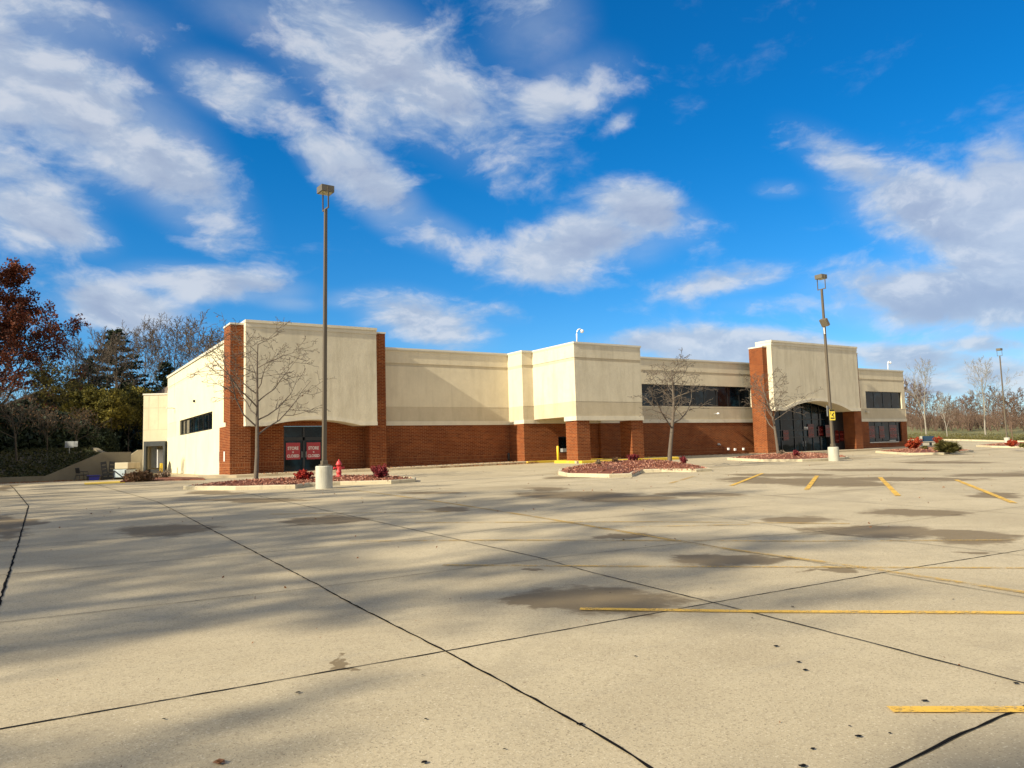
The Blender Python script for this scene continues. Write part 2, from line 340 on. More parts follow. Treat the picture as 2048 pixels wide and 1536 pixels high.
# ---------------------------------------------------------------- object helpers
def tag(o, label=None, cat=None, group=None, kind=None):
    if label: o['label'] = label
    if cat: o['category'] = cat
    if group: o['group'] = group
    if kind: o['kind'] = kind
    return o
def empty(name, loc=(0, 0, 0), label=None, cat=None, group=None, rz=0):
    o = bpy.data.objects.new(name, None); S.collection.objects.link(o); o.location = loc; o.rotation_euler = (0, 0, rz)
    o.empty_display_size = .3
    return tag(o, label, cat, group)
class MB:
    def __init__(s): s.v = []; s.f = []
    def quad(s, a, b, c, d): n = len(s.v); s.v += [tuple(a), tuple(b), tuple(c), tuple(d)]; s.f.append((n, n+1, n+2, n+3)); return s
    def box(s, x0, x1, y0, y1, z0, z1):
        n = len(s.v); s.v += [(x, y, z) for z in (z0, z1) for y in (y0, y1) for x in (x0, x1)]
        for q in ((0, 2, 3, 1), (4, 5, 7, 6), (0, 1, 5, 4), (2, 6, 7, 3), (0, 4, 6, 2), (1, 3, 7, 5)): s.f.append(tuple(n+i for i in q))
        return s
    def xbox(s, M, sx, sy, sz):   # box of size s centred on matrix M
        n = len(s.v)
        for z in (-.5, .5):
            for y in (-.5, .5):
                for x in (-.5, .5): s.v.append(tuple(M @ Vector((x*sx, y*sy, z*sz))))
        for q in ((0, 2, 3, 1), (4, 5, 7, 6), (0, 1, 5, 4), (2, 6, 7, 3), (0, 4, 6, 2), (1, 3, 7, 5)): s.f.append(tuple(n+i for i in q))
        return s
    def tube(s, pts, rs, k=6, cap=True):
        pts = [Vector(p) for p in pts]; n0 = len(s.v); N = len(pts)
        up = Vector((0, 0, 1))
        for i, p in enumerate(pts):
            d = (pts[min(i+1, N-1)]-pts[max(i-1, 0)]).normalized()
            a = d.cross(up if abs(d.z) < .95 else Vector((1, 0, 0))).normalized(); b = d.cross(a)
            r = rs[i] if hasattr(rs, '__len__') else rs
            for j in range(k):
                t = 2*math.pi*j/k; s.v.append(tuple(p+a*(r*math.cos(t))+b*(r*math.sin(t))))
        for i in range(N-1):
            for j in range(k):
                a0 = n0+i*k+j; b0 = n0+i*k+(j+1) % k
                s.f.append((a0, b0, b0+k, a0+k))
        if cap: s.f.append(tuple(n0+j for j in reversed(range(k)))); s.f.append(tuple(n0+(N-1)*k+j for j in range(k)))
        return s
    def lathe(s, prof, c=(0, 0, 0), k=20):
        n0 = len(s.v); c = Vector(c)
        for (r, z) in prof:
            for j in range(k): t = 2*math.pi*j/k; s.v.append((c.x+r*math.cos(t), c.y+r*math.sin(t), c.z+z))
        for i in range(len(prof)-1):
            for j in range(k):
                a0 = n0+i*k+j; b0 = n0+i*k+(j+1) % k; s.f.append((a0, b0, b0+k, a0+k))
        s.f.append(tuple(n0+j for j in reversed(range(k)))); s.f.append(tuple(n0+(len(prof)-1)*k+j for j in range(k)))
        return s
    def prism(s, poly, axis, a, b):   # poly in the other two axes (order x,y,z without axis)
        n = len(s.v); N = len(poly)
        for c in (a, b):
            for (p, q) in poly:
                s.v.append({'y': (p, c, q), 'x': (c, p, q), 'z': (p, q, c)}[axis])
        s.f.append(tuple(n+i for i in range(N))); s.f.append(tuple(n+N+i for i in reversed(range(N))))
        for i in range(N): j = (i+1) % N; s.f.append((n+i, n+N+i, n+N+j, n+j))
        return s
    def build(s, name, mat, parent=None, smooth=False, bevel=0, kind=None):
        me = bpy.data.meshes.new(name); me.from_pydata(s.v, [], s.f); me.update()
        me.materials.append(MAT[mat])
        o = bpy.data.objects.new(name, me); S.collection.objects.link(o)
        if smooth: me.polygons.foreach_set('use_smooth', [True]*len(me.polygons))
        if parent is not None: o.parent = parent
        if bevel:
            bm_ = o.modifiers.new('bevel', 'BEVEL'); bm_.width = bevel; bm_.segments = 2; bm_.limit_method = 'ANGLE'
        if kind: o['kind'] = kind
        return o
def fixnormals(o):
    import bmesh
    b = bmesh.new(); b.from_mesh(o.data); bmesh.ops.recalc_face_normals(b, faces=b.faces); b.to_mesh(o.data); b.free(); return o
def copy_tree(o, parent=None):
    c = o.copy(); S.collection.objects.link(c)
    if parent is not None: c.parent = parent
    for ch in o.children: copy_tree(ch, c)
    return c
def text(body, size, mat, loc, rot, parent=None, name='lettering', sx=1, bold=0.):
    cu = bpy.data.curves.new('t', 'FONT'); cu.body = body; cu.size = size; cu.align_x = 'CENTER'; cu.align_y = 'CENTER'; cu.extrude = .003; cu.offset = bold; cu.space_line = .9
    t = bpy.data.objects.new('t', cu); S.collection.objects.link(t)
    bpy.context.view_layer.update()
    me = bpy.data.meshes.new_from_object(t.evaluated_get(bpy.context.evaluated_depsgraph_get()))
    bpy.data.objects.remove(t); me.name = name; me.materials.clear(); me.materials.append(MAT[mat])
    o = bpy.data.objects.new(name, me); S.collection.objects.link(o); o.location = loc; o.rotation_euler = rot; o.scale = (sx, 1, 1)
    if parent is not None: o.parent = parent
    return o

# ================================================================ GROUND
def sheet(name, mat, x0, x1, y0, y1, nx, ny, zf, keep=None, kind='structure'):
    b = MB(); xs = [x0+(x1-x0)*i/nx for i in range(nx+1)]; ys = [y0+(y1-y0)*j/ny for j in range(ny+1)]
    for y in ys:
        for x in xs: b.v.append((x, y, zf(x, y)))
    for j in range(ny):
        for i in range(nx):
            if keep and not keep((xs[i]+xs[i+1])/2, (ys[j]+ys[j+1])/2): continue
            a = j*(nx+1)+i; b.f.append((a, a+1, a+nx+2, a+nx+1))
    return b.build(name, mat, smooth=True, kind=kind)
MB().quad((-3000, -3000, -2.4), (3000, -3000, -2.4), (3000, 3000, -2.4), (-3000, 3000, -2.4)).build('ground', 'far_ground', kind='structure')
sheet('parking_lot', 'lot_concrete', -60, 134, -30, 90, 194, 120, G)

# saw-cut joints of the slabs, dark sealant following the pixels of the photo but laid on the ground
random.seed(3)
def ribbon(b, pts, w, dz, wob=0., step=.16):
    P = []
    for i in range(len(pts)-1):
        a, c = pts[i], pts[i+1]; n = max(1, int((c-a).length/step))
        for k in range(n): P.append(a+(c-a)*(k/n))
    P.append(pts[-1]); n0 = len(b.v)
    for i, p in enumerate(P):
        d = P[min(i+1, len(P)-1)]-P[max(i-1, 0)]; d.z = 0; d.normalize(); s = Vector((-d.y, d.x, 0))
        o = random.uniform(-wob, wob); ww = w*(1+random.uniform(-.35, .35)*(1 if wob else 0))/2
        for sg in (-1, 1):
            q = p+s*(o+sg*ww); b.v.append((q.x, q.y, G(q.x, q.y)+dz))
    for i in range(len(P)-1): b.f.append((n0+2*i, n0+2*i+1, n0+2*i+3, n0+2*i+2))
def g2(pp): return [Vector((q.x, q.y, 0)) for q in (og(*p) for p in pp)]
def ext(pp, a=0, b=0):   # lengthen a ground polyline beyond the frame
    P = g2(pp)
    if a: P.insert(0, P[0]+(P[0]-P[1]).normalized()*a)
    if b: P.append(P[-1]+(P[-1]-P[-2]).normalized()*b)
    return P
JN = [([(0,1459),(445,1381),(890,1303),(1425,1206),(1770,1145),(2048,1100)], .022, 3, 20),
 ([(315,1004),(520,1110),(645,1175),(890,1303),(1180,1460),(1300,1536)], .028, 0, 3),
 ([(195,970),(315,1004)], .03, 3, 0),
 ([(1790,1536),(1900,1480),(2048,1415)], .026, 2, 6),
 ([(22,972),(57,1012),(36,1090),(0,1203)], .035, 2, 4),
 ([(480,985),(760,1045),(1075,1115),(1425,1206),(1740,1286),(2048,1368)], .024, 0, 8),
 ([(0,1246),(640,1175),(1000,1128),(1440,1079),(1640,1064),(2048,1013)], .014, 3, 10),
 ([(0,1151),(400,1116),(760,1085),(1180,1038),(1540,1010)], .016, 3, 0),
 ([(0,1095),(330,1070),(700,1044)], .014, 3, 0),
 ([(1024,1027),(1330,1076),(1760,1146),(2048,1196)], .018, 0, 6),
 ([(1120,990),(1640,1064),(1990,1105),(2048,1112)], .016, 0, 8),
 ([(1350,975),(1560,993),(2000,1026),(2048,1030)], .02, 0, 10),
 ([(1190,1010),(1660,985),(2048,950)], .02, 0, 10),
 ([(1560,975),(1780,965),(2048,940)], .02, 0, 10)]
jb = MB()
for k, (pp, w, a, b_) in enumerate(JN):
    j1 = MB(); ribbon(j1, ext(pp, a, b_), w*.72, .005+.0006*k, w*.22, .12 if k < 6 else .4); j1.build('pavement_joint', 'joint_black', kind='structure')
# stall lines
sb = MB()
YL = [([(1780,1421),(2120,1421)], .105, 0, 3), ([(1160,1219),(1500,1224),(2048,1227)], .11, 0, 3), ([(885,1131),(1200,1133),(1600,1135),(2048,1137)], .10, 0, 2),
 ([(700,1083),(1000,1081),(1400,1082),(2030,1081)], .10, 0, 0), ([(540,1029),(680,1027),(900,1024)], .1, 0, 0), ([(830,1046),(1300,1044),(1700,1048)], .1, 0, 0),
 ([(672,976),(900,1007),(1100,1039),(1350,1082),(1700,1132),(2048,1186)], .12, 0, 3),
 ([(1340,967),(1388,953)], .13, 0, 0), ([(1462,972),(1525,947)], .13, 0, 0), ([(1613,980),(1634,952)], .13, 0, 0), ([(1796,992),(1760,955)], .13, 0, 0), ([(2028,1007),(1912,960)], .13, 0, 0),
 ([(400,987),(420,986)], .1, 0, 0), ([(1250,1055),(1500,1050)], .1, 0, 0)]
for k, (pp, w, a, b_) in enumerate(YL):
    s1 = MB(); ribbon(s1, ext(pp, a, b_), w*(1.15 if k in (7, 8, 9, 10, 11) else 1), .009+.0005*k, 0); s1.build('painted_stripe', 'near_yellow' if k in (0, 1, 8, 9, 10, 11) else 'worn_yellow', kind='structure')

# ================================================================ BUILDING
store = empty('store_building', (9.26, 43, -.9), 'vacant store of cream stucco over red brick with two tall entrance blocks and a portico', 'building')
def clusters(mb):
    n = len(mb.v); par = list(range(n))
    def fd(a):
        while par[a] != a: par[a] = par[par[a]]; a = par[a]
        return a
    for f in mb.f:
        for q in f[1:]: par[fd(q)] = fd(f[0])
    isl = {}
    for i, f in enumerate(mb.f): isl.setdefault(fd(f[0]), []).append(i)
    L = []
    for fs in isl.values():
        vs = [mb.v[q] for i in fs for q in mb.f[i]]
        L.append([fs, [min(v[k] for v in vs)-.01 for k in range(3)], [max(v[k] for v in vs)+.01 for k in range(3)]])
    ch = True
    while ch:
        ch = False
        for i in range(len(L)):
            for j in range(i+1, len(L)):
                if all(L[i][1][k] <= L[j][2][k] and L[j][1][k] <= L[i][2][k] for k in range(3)):
                    A, B = L[i], L.pop(j); A[0] = A[0]+B[0]; A[1] = [min(a, b) for a, b in zip(A[1], B[1])]; A[2] = [max(a, b) for a, b in zip(A[2], B[2])]; ch = True; break
            if ch: break
    out = []
    for fs, _, _ in L:
        m = MB(); mp = {}
        for i in fs:
            for q in mb.f[i]:
                if q not in mp: mp[q] = len(m.v); m.v.append(mb.v[q])
            m.f.append(tuple(mp[q] for q in mb.f[i]))
        out.append(m)
    return out
def part(mb, name, mat, parent=None, label=None, **kw):
    cs = clusters(mb)
    for c in cs[1:]: part1(c, name, mat, parent, label, **kw)
    return part1(cs[0], name, mat, parent, label, **kw)
def part1(mb, name, mat, parent=None, label=None, **kw):
    o = mb.build(name, mat, None, **kw); par = parent or store
    o.parent = par; o.matrix_parent_inverse = Matrix.Identity(4)
    off = Vector((0, 0, 0)); q = par
    while q is not None: off += q.location; q = q.parent
    o.location = -off
    if label: o['label'] = label
    return o
ZB = -1.25      # wall foot, below the paving
CT, R0, S1, S0, B1, T1, T0 = 6.77, 6.60, 5.80, 5.60, 3.02, 2.10, 1.84
def wall_front(x0, x1, Y, sidex=None, win=None, th=.35, brickwin=None):
    """stucco wall facing -Y with groove band, dark lower band, trim and brick base; win = (x0,x1,z0,z1) upper window"""
    u = MB(); u.box(x0, x1, Y, Y+th, S1, R0)
    if win:
        a, b, c, d = win
        u.box(x0, x1, Y, Y+th, d, S0); u.box(x0, a, Y, Y+th, B1, d); u.box(b, x1, Y, Y+th, B1, d)
        u2 = MB().box(x0, x1, Y+.012, Y+th, T1, B1-.002)
        if c > B1: u.box(a, b, Y, Y+th, B1, c)
    else:
        u.box(x0, x1, Y, Y+th, B1, S0); u2 = MB().box(x0, x1, Y+.012, Y+th, T1, B1-.002)
    part(u, 'stucco_wall', 'stucco')
    part(u2, 'lower_band', 'stucco_band')
    part(MB().box(x0, x1, Y+.035, Y+th, S0, S1), 'groove_band', 'stucco_band')
    part(MB().box(x0, x1, Y-.05, Y+th, T0, T1), 'trim_band', 'stucco_trim')
    part(MB().box(x0-.02, x1, Y-.05, Y+th+.02, R0, R0+.06).box(x0-.05, x1, Y-.09, Y+th+.02, R0+.06, CT), 'coping', 'coping_metal')
    if brickwin:
        a, b, c, d = brickwin
        bb = MB().box(x0, a, Y, Y+th, ZB, T0).box(b, x1, Y, Y+th, ZB, T0)
        if d < T0: bb.box(a, b, Y, Y+th, d, T0)
        if c > -.9: bb.box(a, b, Y, Y+th, ZB, c)
        part(bb, 'brick_wall', 'brick')
    else: part(MB().box(x0, x1, Y, Y+th, ZB, T0), 'brick_wall', 'brick')
def window(x0, x1, z0, z1, Y, cols, rows=(), depth=.14, fr=.05, name='window', bias=0, frame_mat='black_metal'):
    w = part(MB().box(x0, x1, Y+depth-.03, Y+depth+.05, z0, z0+fr).box(x0, x1, Y+depth-.03, Y+depth+.05, z1-fr, z1).box(x0, x0+fr, Y+depth-.03, Y+depth+.05, z0+fr, z1-fr).box(x1-fr, x1, Y+depth-.03, Y+depth+.05, z0+fr, z1-fr), name, frame_mat)
    part(MB().quad((x0+fr, Y+depth, z0+fr), (x1-fr, Y+depth, z0+fr), (x1-fr, Y+depth, z1-fr), (x0+fr, Y+depth, z1-fr)), 'pane', 'dark_glass', w)
    m = MB()
    for i in range(1, cols):
        x = x0+(x1-x0)*i/cols; m.box(x-fr*.6, x+fr*.6, Y+depth-.035, Y+depth+.03, z0+fr, z1-fr)
    for z in rows: m.box(x0+fr, x1-fr, Y+depth-.028, Y+depth+.03, z-.025, z+.025)
    if m.v: part(m, 'mullion', frame_mat, w)
    return w
# --- main wall between left block and pilaster
wall_front(18.2, 27.9, 44.5)
# --- pilaster and drive-up wall
wall_front(27.9, 28.75, 42.7, th=2.2)
part(MB().box(28.75, 30.7, 42.7, 43.0, ZB, 2.3).box(31.6, 38.0, 42.7, 43.0, ZB, 2.3).box(30.7, 31.6, 42.7, 43.0, ZB, -.15).box(30.7, 31.6, 42.7, 43.0, .94, 2.3), 'brick_wall', 'brick')
part(MB().box(28.75, 38.0, 42.66, 42.7, T0, T1), 'trim_band', 'stucco_trim')
window(30.7, 31.6, -.15, .94, 42.7, 1, name='drive_up_window')
part(MB().box(30.85, 31.5, 42.42, 42.7, -.12, .12), 'transfer_drawer', 'grey_metal')
# --- portico box
PX0, PX1, PY0, PY1 = 28.752, 34.25, 38.0, 43.2
def ring(z0, z1, e=0., top=True):
    return MB().box(PX0-e, PX1+e, PY0-e, PY1, z0, z1)
part(MB().box(PX0, PX1, PY0, PY1, S1, R0).box(PX0, PX1, PY0, PY1, B1, S0), 'portico_upper', 'stucco_panel')
part(ring(S0, S1, -.03), 'groove_band', 'stucco_band')
part(ring(T1, B1-.003, -.01), 'portico_lower_band', 'stucco_band')
part(MB().box(PX0+.3, PX1-.3, PY0+.3, PY1, T1-.02, T1), 'soffit', 'soffit')
part(MB().box(PX0-.02, PX1+.02, PY0-.02, PY1+.6, R0, R0+.06).box(PX0-.05, PX1+.05, PY0-.06, PY1+.6, R0+.06, CT), 'coping', 'coping_metal')
part(MB().box(PX0-.03, PX1+.03, PY0-.05, PY0+.34, T0-.02, T1-.001).box(PX0-.03, PX0+.3, PY0+.34, PY0+1.25, T0-.02, T1-.001).box(PX1-.3, PX1+.03, PY0+.34, PY0+1.25, T0-.02, T1-.001), 'trim_band', 'stucco_trim')
for cx in (28.82, 33.28):
    part(MB().box(cx, cx+1.0, 38.06, 39.22, ZB, T0-.02), 'pillar', 'brick')
# --- wall with ribbon window
wall_front(34.25, 50.49, 42.5, win=(38.2, 50.25, 3.10, 4.74))
window(38.2, 50.25, 3.10, 4.74, 42.5, 9)
# --- tall entrance blocks
def arch(x0, x1, z0, zc, xa, xb, n=22):
    pts = [(x0, z0)]
    if xa > x0+.01: pts.append((xa, z0))
    for i in range(1, n):
        t = i/n; x = xa+(xb-xa)*t
        # circular segment
        c = (xb-xa)/2; s = zc-z0; Rr = (c*c+s*s)/(2*s); z = math.sqrt(Rr*Rr-(x-(xa+xb)/2)**2)-(Rr-s)+z0
        pts.append((x, z))
    pts.append((xb, z0))
    if xb < x1-.01: pts.append((x1, z0))
    return pts
def block(pl, pr, Yp, Ypan, x0, x1, ztp, zt, zb, zc, xa, xb, ztrim, Yrec, pw, yback, wide_y, up):
    # piers: wide brick foot under the panel and a slimmer shaft above, side returns
    lo = MB().box(pl, pl+pw, Yp, Yrec, ZB, zb+.3).box(pr-pw, pr, Yp, Yrec, ZB, zb+.3)
    part(lo, 'brick_pier_foot', 'brick')
    part(MB().box(pl, pl+up, Yp+.003, Yrec, zb+.3, ztp), 'brick_pier', 'brick')
    part(MB().box(pr-up, pr, Yp+.003, Yrec, zb+.3, ztp), 'brick_pier', 'brick')
    part(MB().box(pl-.03, pl+up, Yp-.03, yback+.02, ztp, ztp+.1).box(pr-up, pr+.03, Yp-.03, yback+.02, ztp, ztp+.1), 'pier_cap', 'coping_metal')
    part(MB().box(pl+.004, pl+up, Yrec, yback, zb+.28, ztp-.002).box(pr-up, pr-.004, Yrec, yback, zb+.28, ztp-.002), 'brick_return', 'brick')
    # panel with arched lower edge
    A = arch(x0, x1, ztrim, zc+(ztrim-zb), xa, xb)
    B = arch(x0, x1, zb, zc, xa, xb)
    face = MB(); n = len(A)
    def strip(mb, lowpts, hipts, y0, y1):
        k = len(lowpts); n0 = len(mb.v)
        for (x, z) in lowpts: mb.v.append((x, y0, z))
        for (x, z) in hipts: mb.v.append((x, y0, z))
        for (x, z) in lowpts: mb.v.append((x, y1, z))
        for (x, z) in hipts: mb.v.append((x, y1, z))
        for i in range(k-1):
            mb.f.append((n0+i, n0+i+1, n0+k+i+1, n0+k+i)); mb.f.append((n0+2*k+i+1, n0+2*k+i, n0+3*k+i, n0+3*k+i+1))
            mb.f.append((n0+i+1, n0+i, n0+2*k+i, n0+2*k+i+1)); mb.f.append((n0+k+i, n0+k+i+1, n0+3*k+i+1, n0+3*k+i))
        for i, sgn in ((0, 1), (k-1, -1)):
            q = (n0+i, n0+k+i, n0+3*k+i, n0+2*k+i); mb.f.append(q if sgn > 0 else tuple(reversed(q)))
    strip(face, A, [(x, zt-.38) for (x, z) in A], Ypan, Ypan+1.5)
    part(face, 'sign_panel', 'stucco_panel')
    tr = MB(); strip(tr, B, A, Ypan-.06, Yrec+.02)
    part(tr, 'arched_trim', 'stucco_trim')
    part(MB().box(x0-.01, x1+.01, Ypan-.03, Ypan+1.5, zt-.38, zt-.15).box(x0-.03, x1+.03, Ypan-.09, Ypan+1.52, zt-.15, zt), 'panel_cornice', 'stucco_trim')
    return A, B
# left block
block(9.16, 18.2, 43.0, 42.6, 9.87, 17.46, 7.36, 7.60, 1.78, 2.12, 11.0, 16.4, 2.0, 43.9, 1.08, 44.65, 45.75, .95)
part(MB().box(10.24, 12.3, 43.9, 44.2, ZB, 2.6).box(14.66, 17.12, 43.9, 44.2, ZB, 2.6).box(12.3, 14.66, 43.9, 44.2, 1.82, 2.6), 'brick_wall', 'brick')
part(MB().box(9.165, 9.5, 43.9, 45.75, ZB, 1.82), 'brick_return', 'brick')
part(MB().box(9.9, 17.4, 44.1, 45.8, 2.0, 7.3), 'block_core', 'stucco')
# right block (arched entrance)
block(49.1, 61.62, 40.2, 39.75, 49.62, 60.85, 7.72, 8.26, 2.66, 3.46, 50.9, 59.4, 2.93, 41.3, 1.02, 41.55, 42, .62)
part(MB().box(50.12, 51.1, 41.3, 41.6, ZB, 2.7).box(60.6, 60.61, 41.3, 41.6, ZB, 2.6), 'brick_wall', 'brick')
part(MB().box(52.5, 60.8, 41.62, 42.6, 3.6, 8.0), 'block_core', 'stucco')
part(MB().box(51.1, 60.6, 41.75, 41.8, 3.45, 3.9), 'entrance_head', 'black_metal')
# side returns of the right block over the lower roof
part(MB().box(49.104, 50.4, 41.3, 41.52, ZB, 2.96), 'brick_return', 'brick')
# right end wall
wall_front(61.62, 71.55, 42.0, win=(65.25, 71.0-.0, 3.08, 4.65), brickwin=(65.4, 70.65, -.05, 1.82))
part(MB().box(70.0, 70.02, 42.0, 42.3, -.9, -.05), 'brick_wall', 'brick')
window(65.25, 71.0, 3.08, 4.65, 42.0, 4, fr=.08)
window(65.4, 70.0, -.05, 1.82, 42.0, 4, name='shop_window')
part(MB().box(65.35, 69.95, 41.93, 42.2, -.12, -.05), 'window_sill', 'coping_metal')
dr = part(MB().box(70.0, 70.07, 42.1, 42.2, -.47, 1.82).box(70.58, 70.65, 42.1, 42.2, -.47, 1.82).box(70.07, 70.58, 42.1, 42.2, 1.7, 1.82).box(70.07, 70.58, 42.1, 42.2, -.47, -.35), 'side_door', 'black_metal')
part(MB().quad((70.07, 42.15, -.35), (70.58, 42.15, -.35), (70.58, 42.15, 1.7), (70.07, 42.15, 1.7)), 'pane', 'dark_glass', dr)
part(MB().tube([(70.12, 42.06, -.1), (70.12, 42.06, .75)], .015), 'handle', 'grey_metal', dr)
part(MB().box(71.55, 71.56, 42.0, 75, ZB, R0), 'end_wall', 'stucco')
part(MB().box(61.6, 71.55, 42.6, 75, 5.6, 6.2).box(9.6, 61.6, 45.9, 75, 5.6, 6.2), 'flat_roof', 'roof_brown')
# left side wall (faces the sun)
SX = 9.27
sw = MB().box(SX, SX+.35, 44.66, 66, 5.85, R0).box(SX, SX+.35, 44.66, 66, 2.92, 5.62)
sw.box(SX, SX+.35, 44.66, 48.3, 1.84, 2.92).box(SX, SX+.35, 60.0, 61.5, 1.84, 2.92).box(SX, SX+.35, 45.75, 66, ZB, 1.84)
part(sw, 'side_wall', 'stucco_side')
part(MB().box(SX+.02, SX+.35, 44.66, 66, 5.62, 5.85), 'groove_band', 'stucco')
part(MB().box(SX+.012, SX+.35, 61.5, 66, 1.84, 2.92), 'infill_panel', 'stucco')
part(MB().box(SX-.08, SX+.4, 44.7, 66.05, R0, CT-.02), 'coping', 'coping_metal')
jl = MB()
for y in (49.5, 53.5, 57.5): jl.box(SX-.003, SX, y, y+.02, ZB, 1.9)
jl.box(SX-.004, SX, 62.6, 62.64, 2.92, 6.6)
part(jl, 'control_joint', 'stucco_band')
sw_ = part(MB().box(SX+.1, SX+.2, 48.3, 60.0, 1.84, 1.92).box(SX+.1, SX+.2, 48.3, 60.0, 2.84, 2.92).box(SX+.1, SX+.2, 48.3, 48.36, 1.92, 2.84).box(SX+.1, SX+.2, 59.94, 60.0, 1.92, 2.84), 'side_window', 'black_metal')
part(MB().quad((SX+.15, 60, 1.92), (SX+.15, 48.3, 1.92), (SX+.15, 48.3, 2.84), (SX+.15, 60, 2.84)), 'pane', 'dark_glass', sw_)
mm = MB()
for k in range(1, 7): y = 48.3+11.7*k/7; mm.box(SX+.1, SX+.2, y-.04, y+.04, 1.92, 2.84)
part(mm, 'mullion', 'black_metal', sw_)
# dock annex, facing the camera
fr = Vector((math.cos(YAW), -math.sin(YAW), 0)); fn = Vector((-math.sin(YAW), -math.cos(YAW), 0)); A0 = Vector((9.3, 66.0, 0))
def annex(mb, s0, s1, d0, d1, z0, z1):   # s: metres to the left of the corner, d: metres towards the camera
    M = Matrix((( -fr.x, fn.x, 0, 0), (-fr.y, fn.y, 0, 0), (0, 0, 1, 0), (0, 0, 0, 1))).copy()
    M[0][3], M[1][3] = A0.x, A0.y
    C = M @ Matrix.Translation(((s0+s1)/2, (d0+d1)/2, (z0+z1)/2)); mb.xbox(C, s1-s0, d1-d0, z1-z0); return mb
part(annex(annex(MB(), 0, .06, -3, 0, ZB, 5.35), .06, 1.72, -3, 0, 1.6, 5.35).__class__(), 'x', 'stucco') if False else None
av = annex(MB(), 0, 1.95, -4, 0, 1.55, 5.3); annex(av, 1.78, 1.95, -4, 0, ZB, 1.55); annex(av, 0, .05, -4, 0, ZB, 1.55); annex(av, .05, 1.78, -4, -.9, ZB, 1.55)
annex(av, .05, 1.78, -.9, 0, ZB, -.75)
part(av, 'annex_wall', 'stucco')
part(annex(MB(), 0, 2.0, -4, .05, 5.3, 5.42), 'annex_coping', 'coping_metal')
ab = annex(MB(), 0, 1.95, 0, .006, 4.25, 4.28); annex(ab, 0, 1.95, 0, .006, 2.5, 2.53); annex(ab, 1.5, 1.52, 0, .006, 2.5, 5.2); annex(ab, .75, .765, 0, .005, 2.5, 5.2)
part(ab, 'annex_joint', 'stucco_band')
ds = annex(MB(), .05, .2, 0, .35, -.85, 1.6); annex(ds, 1.55, 1.72, 0, .35, -.85, 1.6); annex(ds, .2, 1.55, 0, .35, 1.22, 1.6)
part(ds, 'dock_seal', 'seal_rubber')
part(annex(MB(), .28, 1.1, -.62, -.55, -.5, .95), 'dock_door', 'white_door')
part(annex(MB(), 1.1, 1.55, -.66, -.6, -.5, 1.2), 'dock_door_leaf', 'grey_metal')
part(annex(MB(), .2, 1.5, 0, .12, -.95, -.6), 'dock_bumper', 'black_plastic')
wl = part(MB().tube([(SX, 62.2, 3.95), (SX-.35, 62.2, 4.0)], .03), 'wall_light', 'grey_metal')
part(MB().box(SX-.62, SX-.3, 62.1, 62.3, 3.93, 4.02), 'lamp_head', 'white_paint', wl)
wl2 = part(MB().box(SX-.12, SX, 53.9, 54.1, 3.85, 4.0), 'security_camera', 'black_metal')
part(MB().box(SX-.01, SX, 45.95, 46.35, -.1, .45), 'wall_plaque', 'grey_metal')
part(MB().box(9.145, 9.155, 44.25, 44.5, -.1, .45), 'wall_plaque', 'white_paint')
# left entrance doors
ld = part(MB().box(12.31, 12.38, 44.0, 44.12, -1, 1.8).box(14.58, 14.65, 44.0, 44.12, -1, 1.8).box(12.38, 14.58, 44.0, 44.12, 1.73, 1.8).box(12.38, 14.58, 44.0, 44.12, .98, 1.17).box(13.42, 13.54, 44.0, 44.12, -1, 1.73), 'entrance_door', 'black_metal')
part(MB().quad((12.38, 44.06, -1), (14.58, 44.06, -1), (14.58, 44.06, 1.73), (12.38, 44.06, 1.73)), 'pane', 'dark_glass', ld)
part(MB().box(12.38, 14.58, 44.0, 44.1, -1.0, -.72), 'kick_rail', 'black_metal', ld)
for x in (13.36, 13.6): part(MB().tube([(x, 43.95, .0), (x, 43.95, .35)], .018), 'handle', 'grey_metal', ld)
def poster(x0, x1, z0, z1, Y, mat, tmat, label, group):
    p = MB().box(x0, x1, Y-.006, Y, z0, z1).build('closing_poster', mat)
    w = x1-x0; h = z1-z0; cx = (x0+x1)/2
    tag(p, label, 'poster', group)
    r = (rad(90), 0, 0)
    def tx(s, z, sz): return text(s, sz, tmat, (cx, Y-.012, z), r, p, 'lettering', .85 if len(s) > 3 else 1, sz*.03)
    tx('STORE', z0+h*.66, w*.30); tx('IS', z0+h*.43, w*.15); tx('CLOSED', z0+h*.20, w*.29 if False else w*.27)
PG = 'red store closing posters in the windows'
poster(12.46, 13.28, -.10, .86, 44.04, 'poster_red', 'poster_white', 'red STORE IS CLOSED poster on the left leaf of the brick block door', PG)
poster(13.66, 14.48, -.12, .86, 44.04, 'poster_red', 'poster_white', 'red STORE IS CLOSED poster beside the light pole on the right door leaf', PG)
# arched entrance glass
ex0, ex1, eY = 51.1, 60.6, 41.68
eg = part(MB().quad((ex0, eY, -.8), (ex1, eY, -.8), (ex1, eY, 3.5), (ex0, eY, 3.5)), 'entrance_glazing', 'dark_glass')
em = MB()
for x in (ex0, 52.6, 54.3, 55.5, 56.7, 57.7, 58.6, ex1-.08): em.box(x, x+.08, eY-.06, eY-.004, -.8, 3.5)
for z in (.52, 1.1, 2.0): em.box(ex0, ex1, eY-.055, eY-.003, z, z+.07)
part(em, 'mullion', 'black_metal', eg)
for x in (55.3, 55.62): part(MB().tube([(x, eY-.1, -.25), (x, eY-.1, .2)], .018), 'handle', 'grey_metal', eg)
part(MB().box(58.55, 60.6, 41.3, 41.6, -.8, 2.66), 'vestibule_side', 'black_metal')
text('7197', .30, 'white_paint', (55.9-9.26, eY-.07-43, 1.28+.9), (rad(90), 0, 0), store, 'house_number', 1, .01)
for (a, z, w) in ((1568, 868, 'beside the brick pier, left end of the arched entrance'),):
    pass
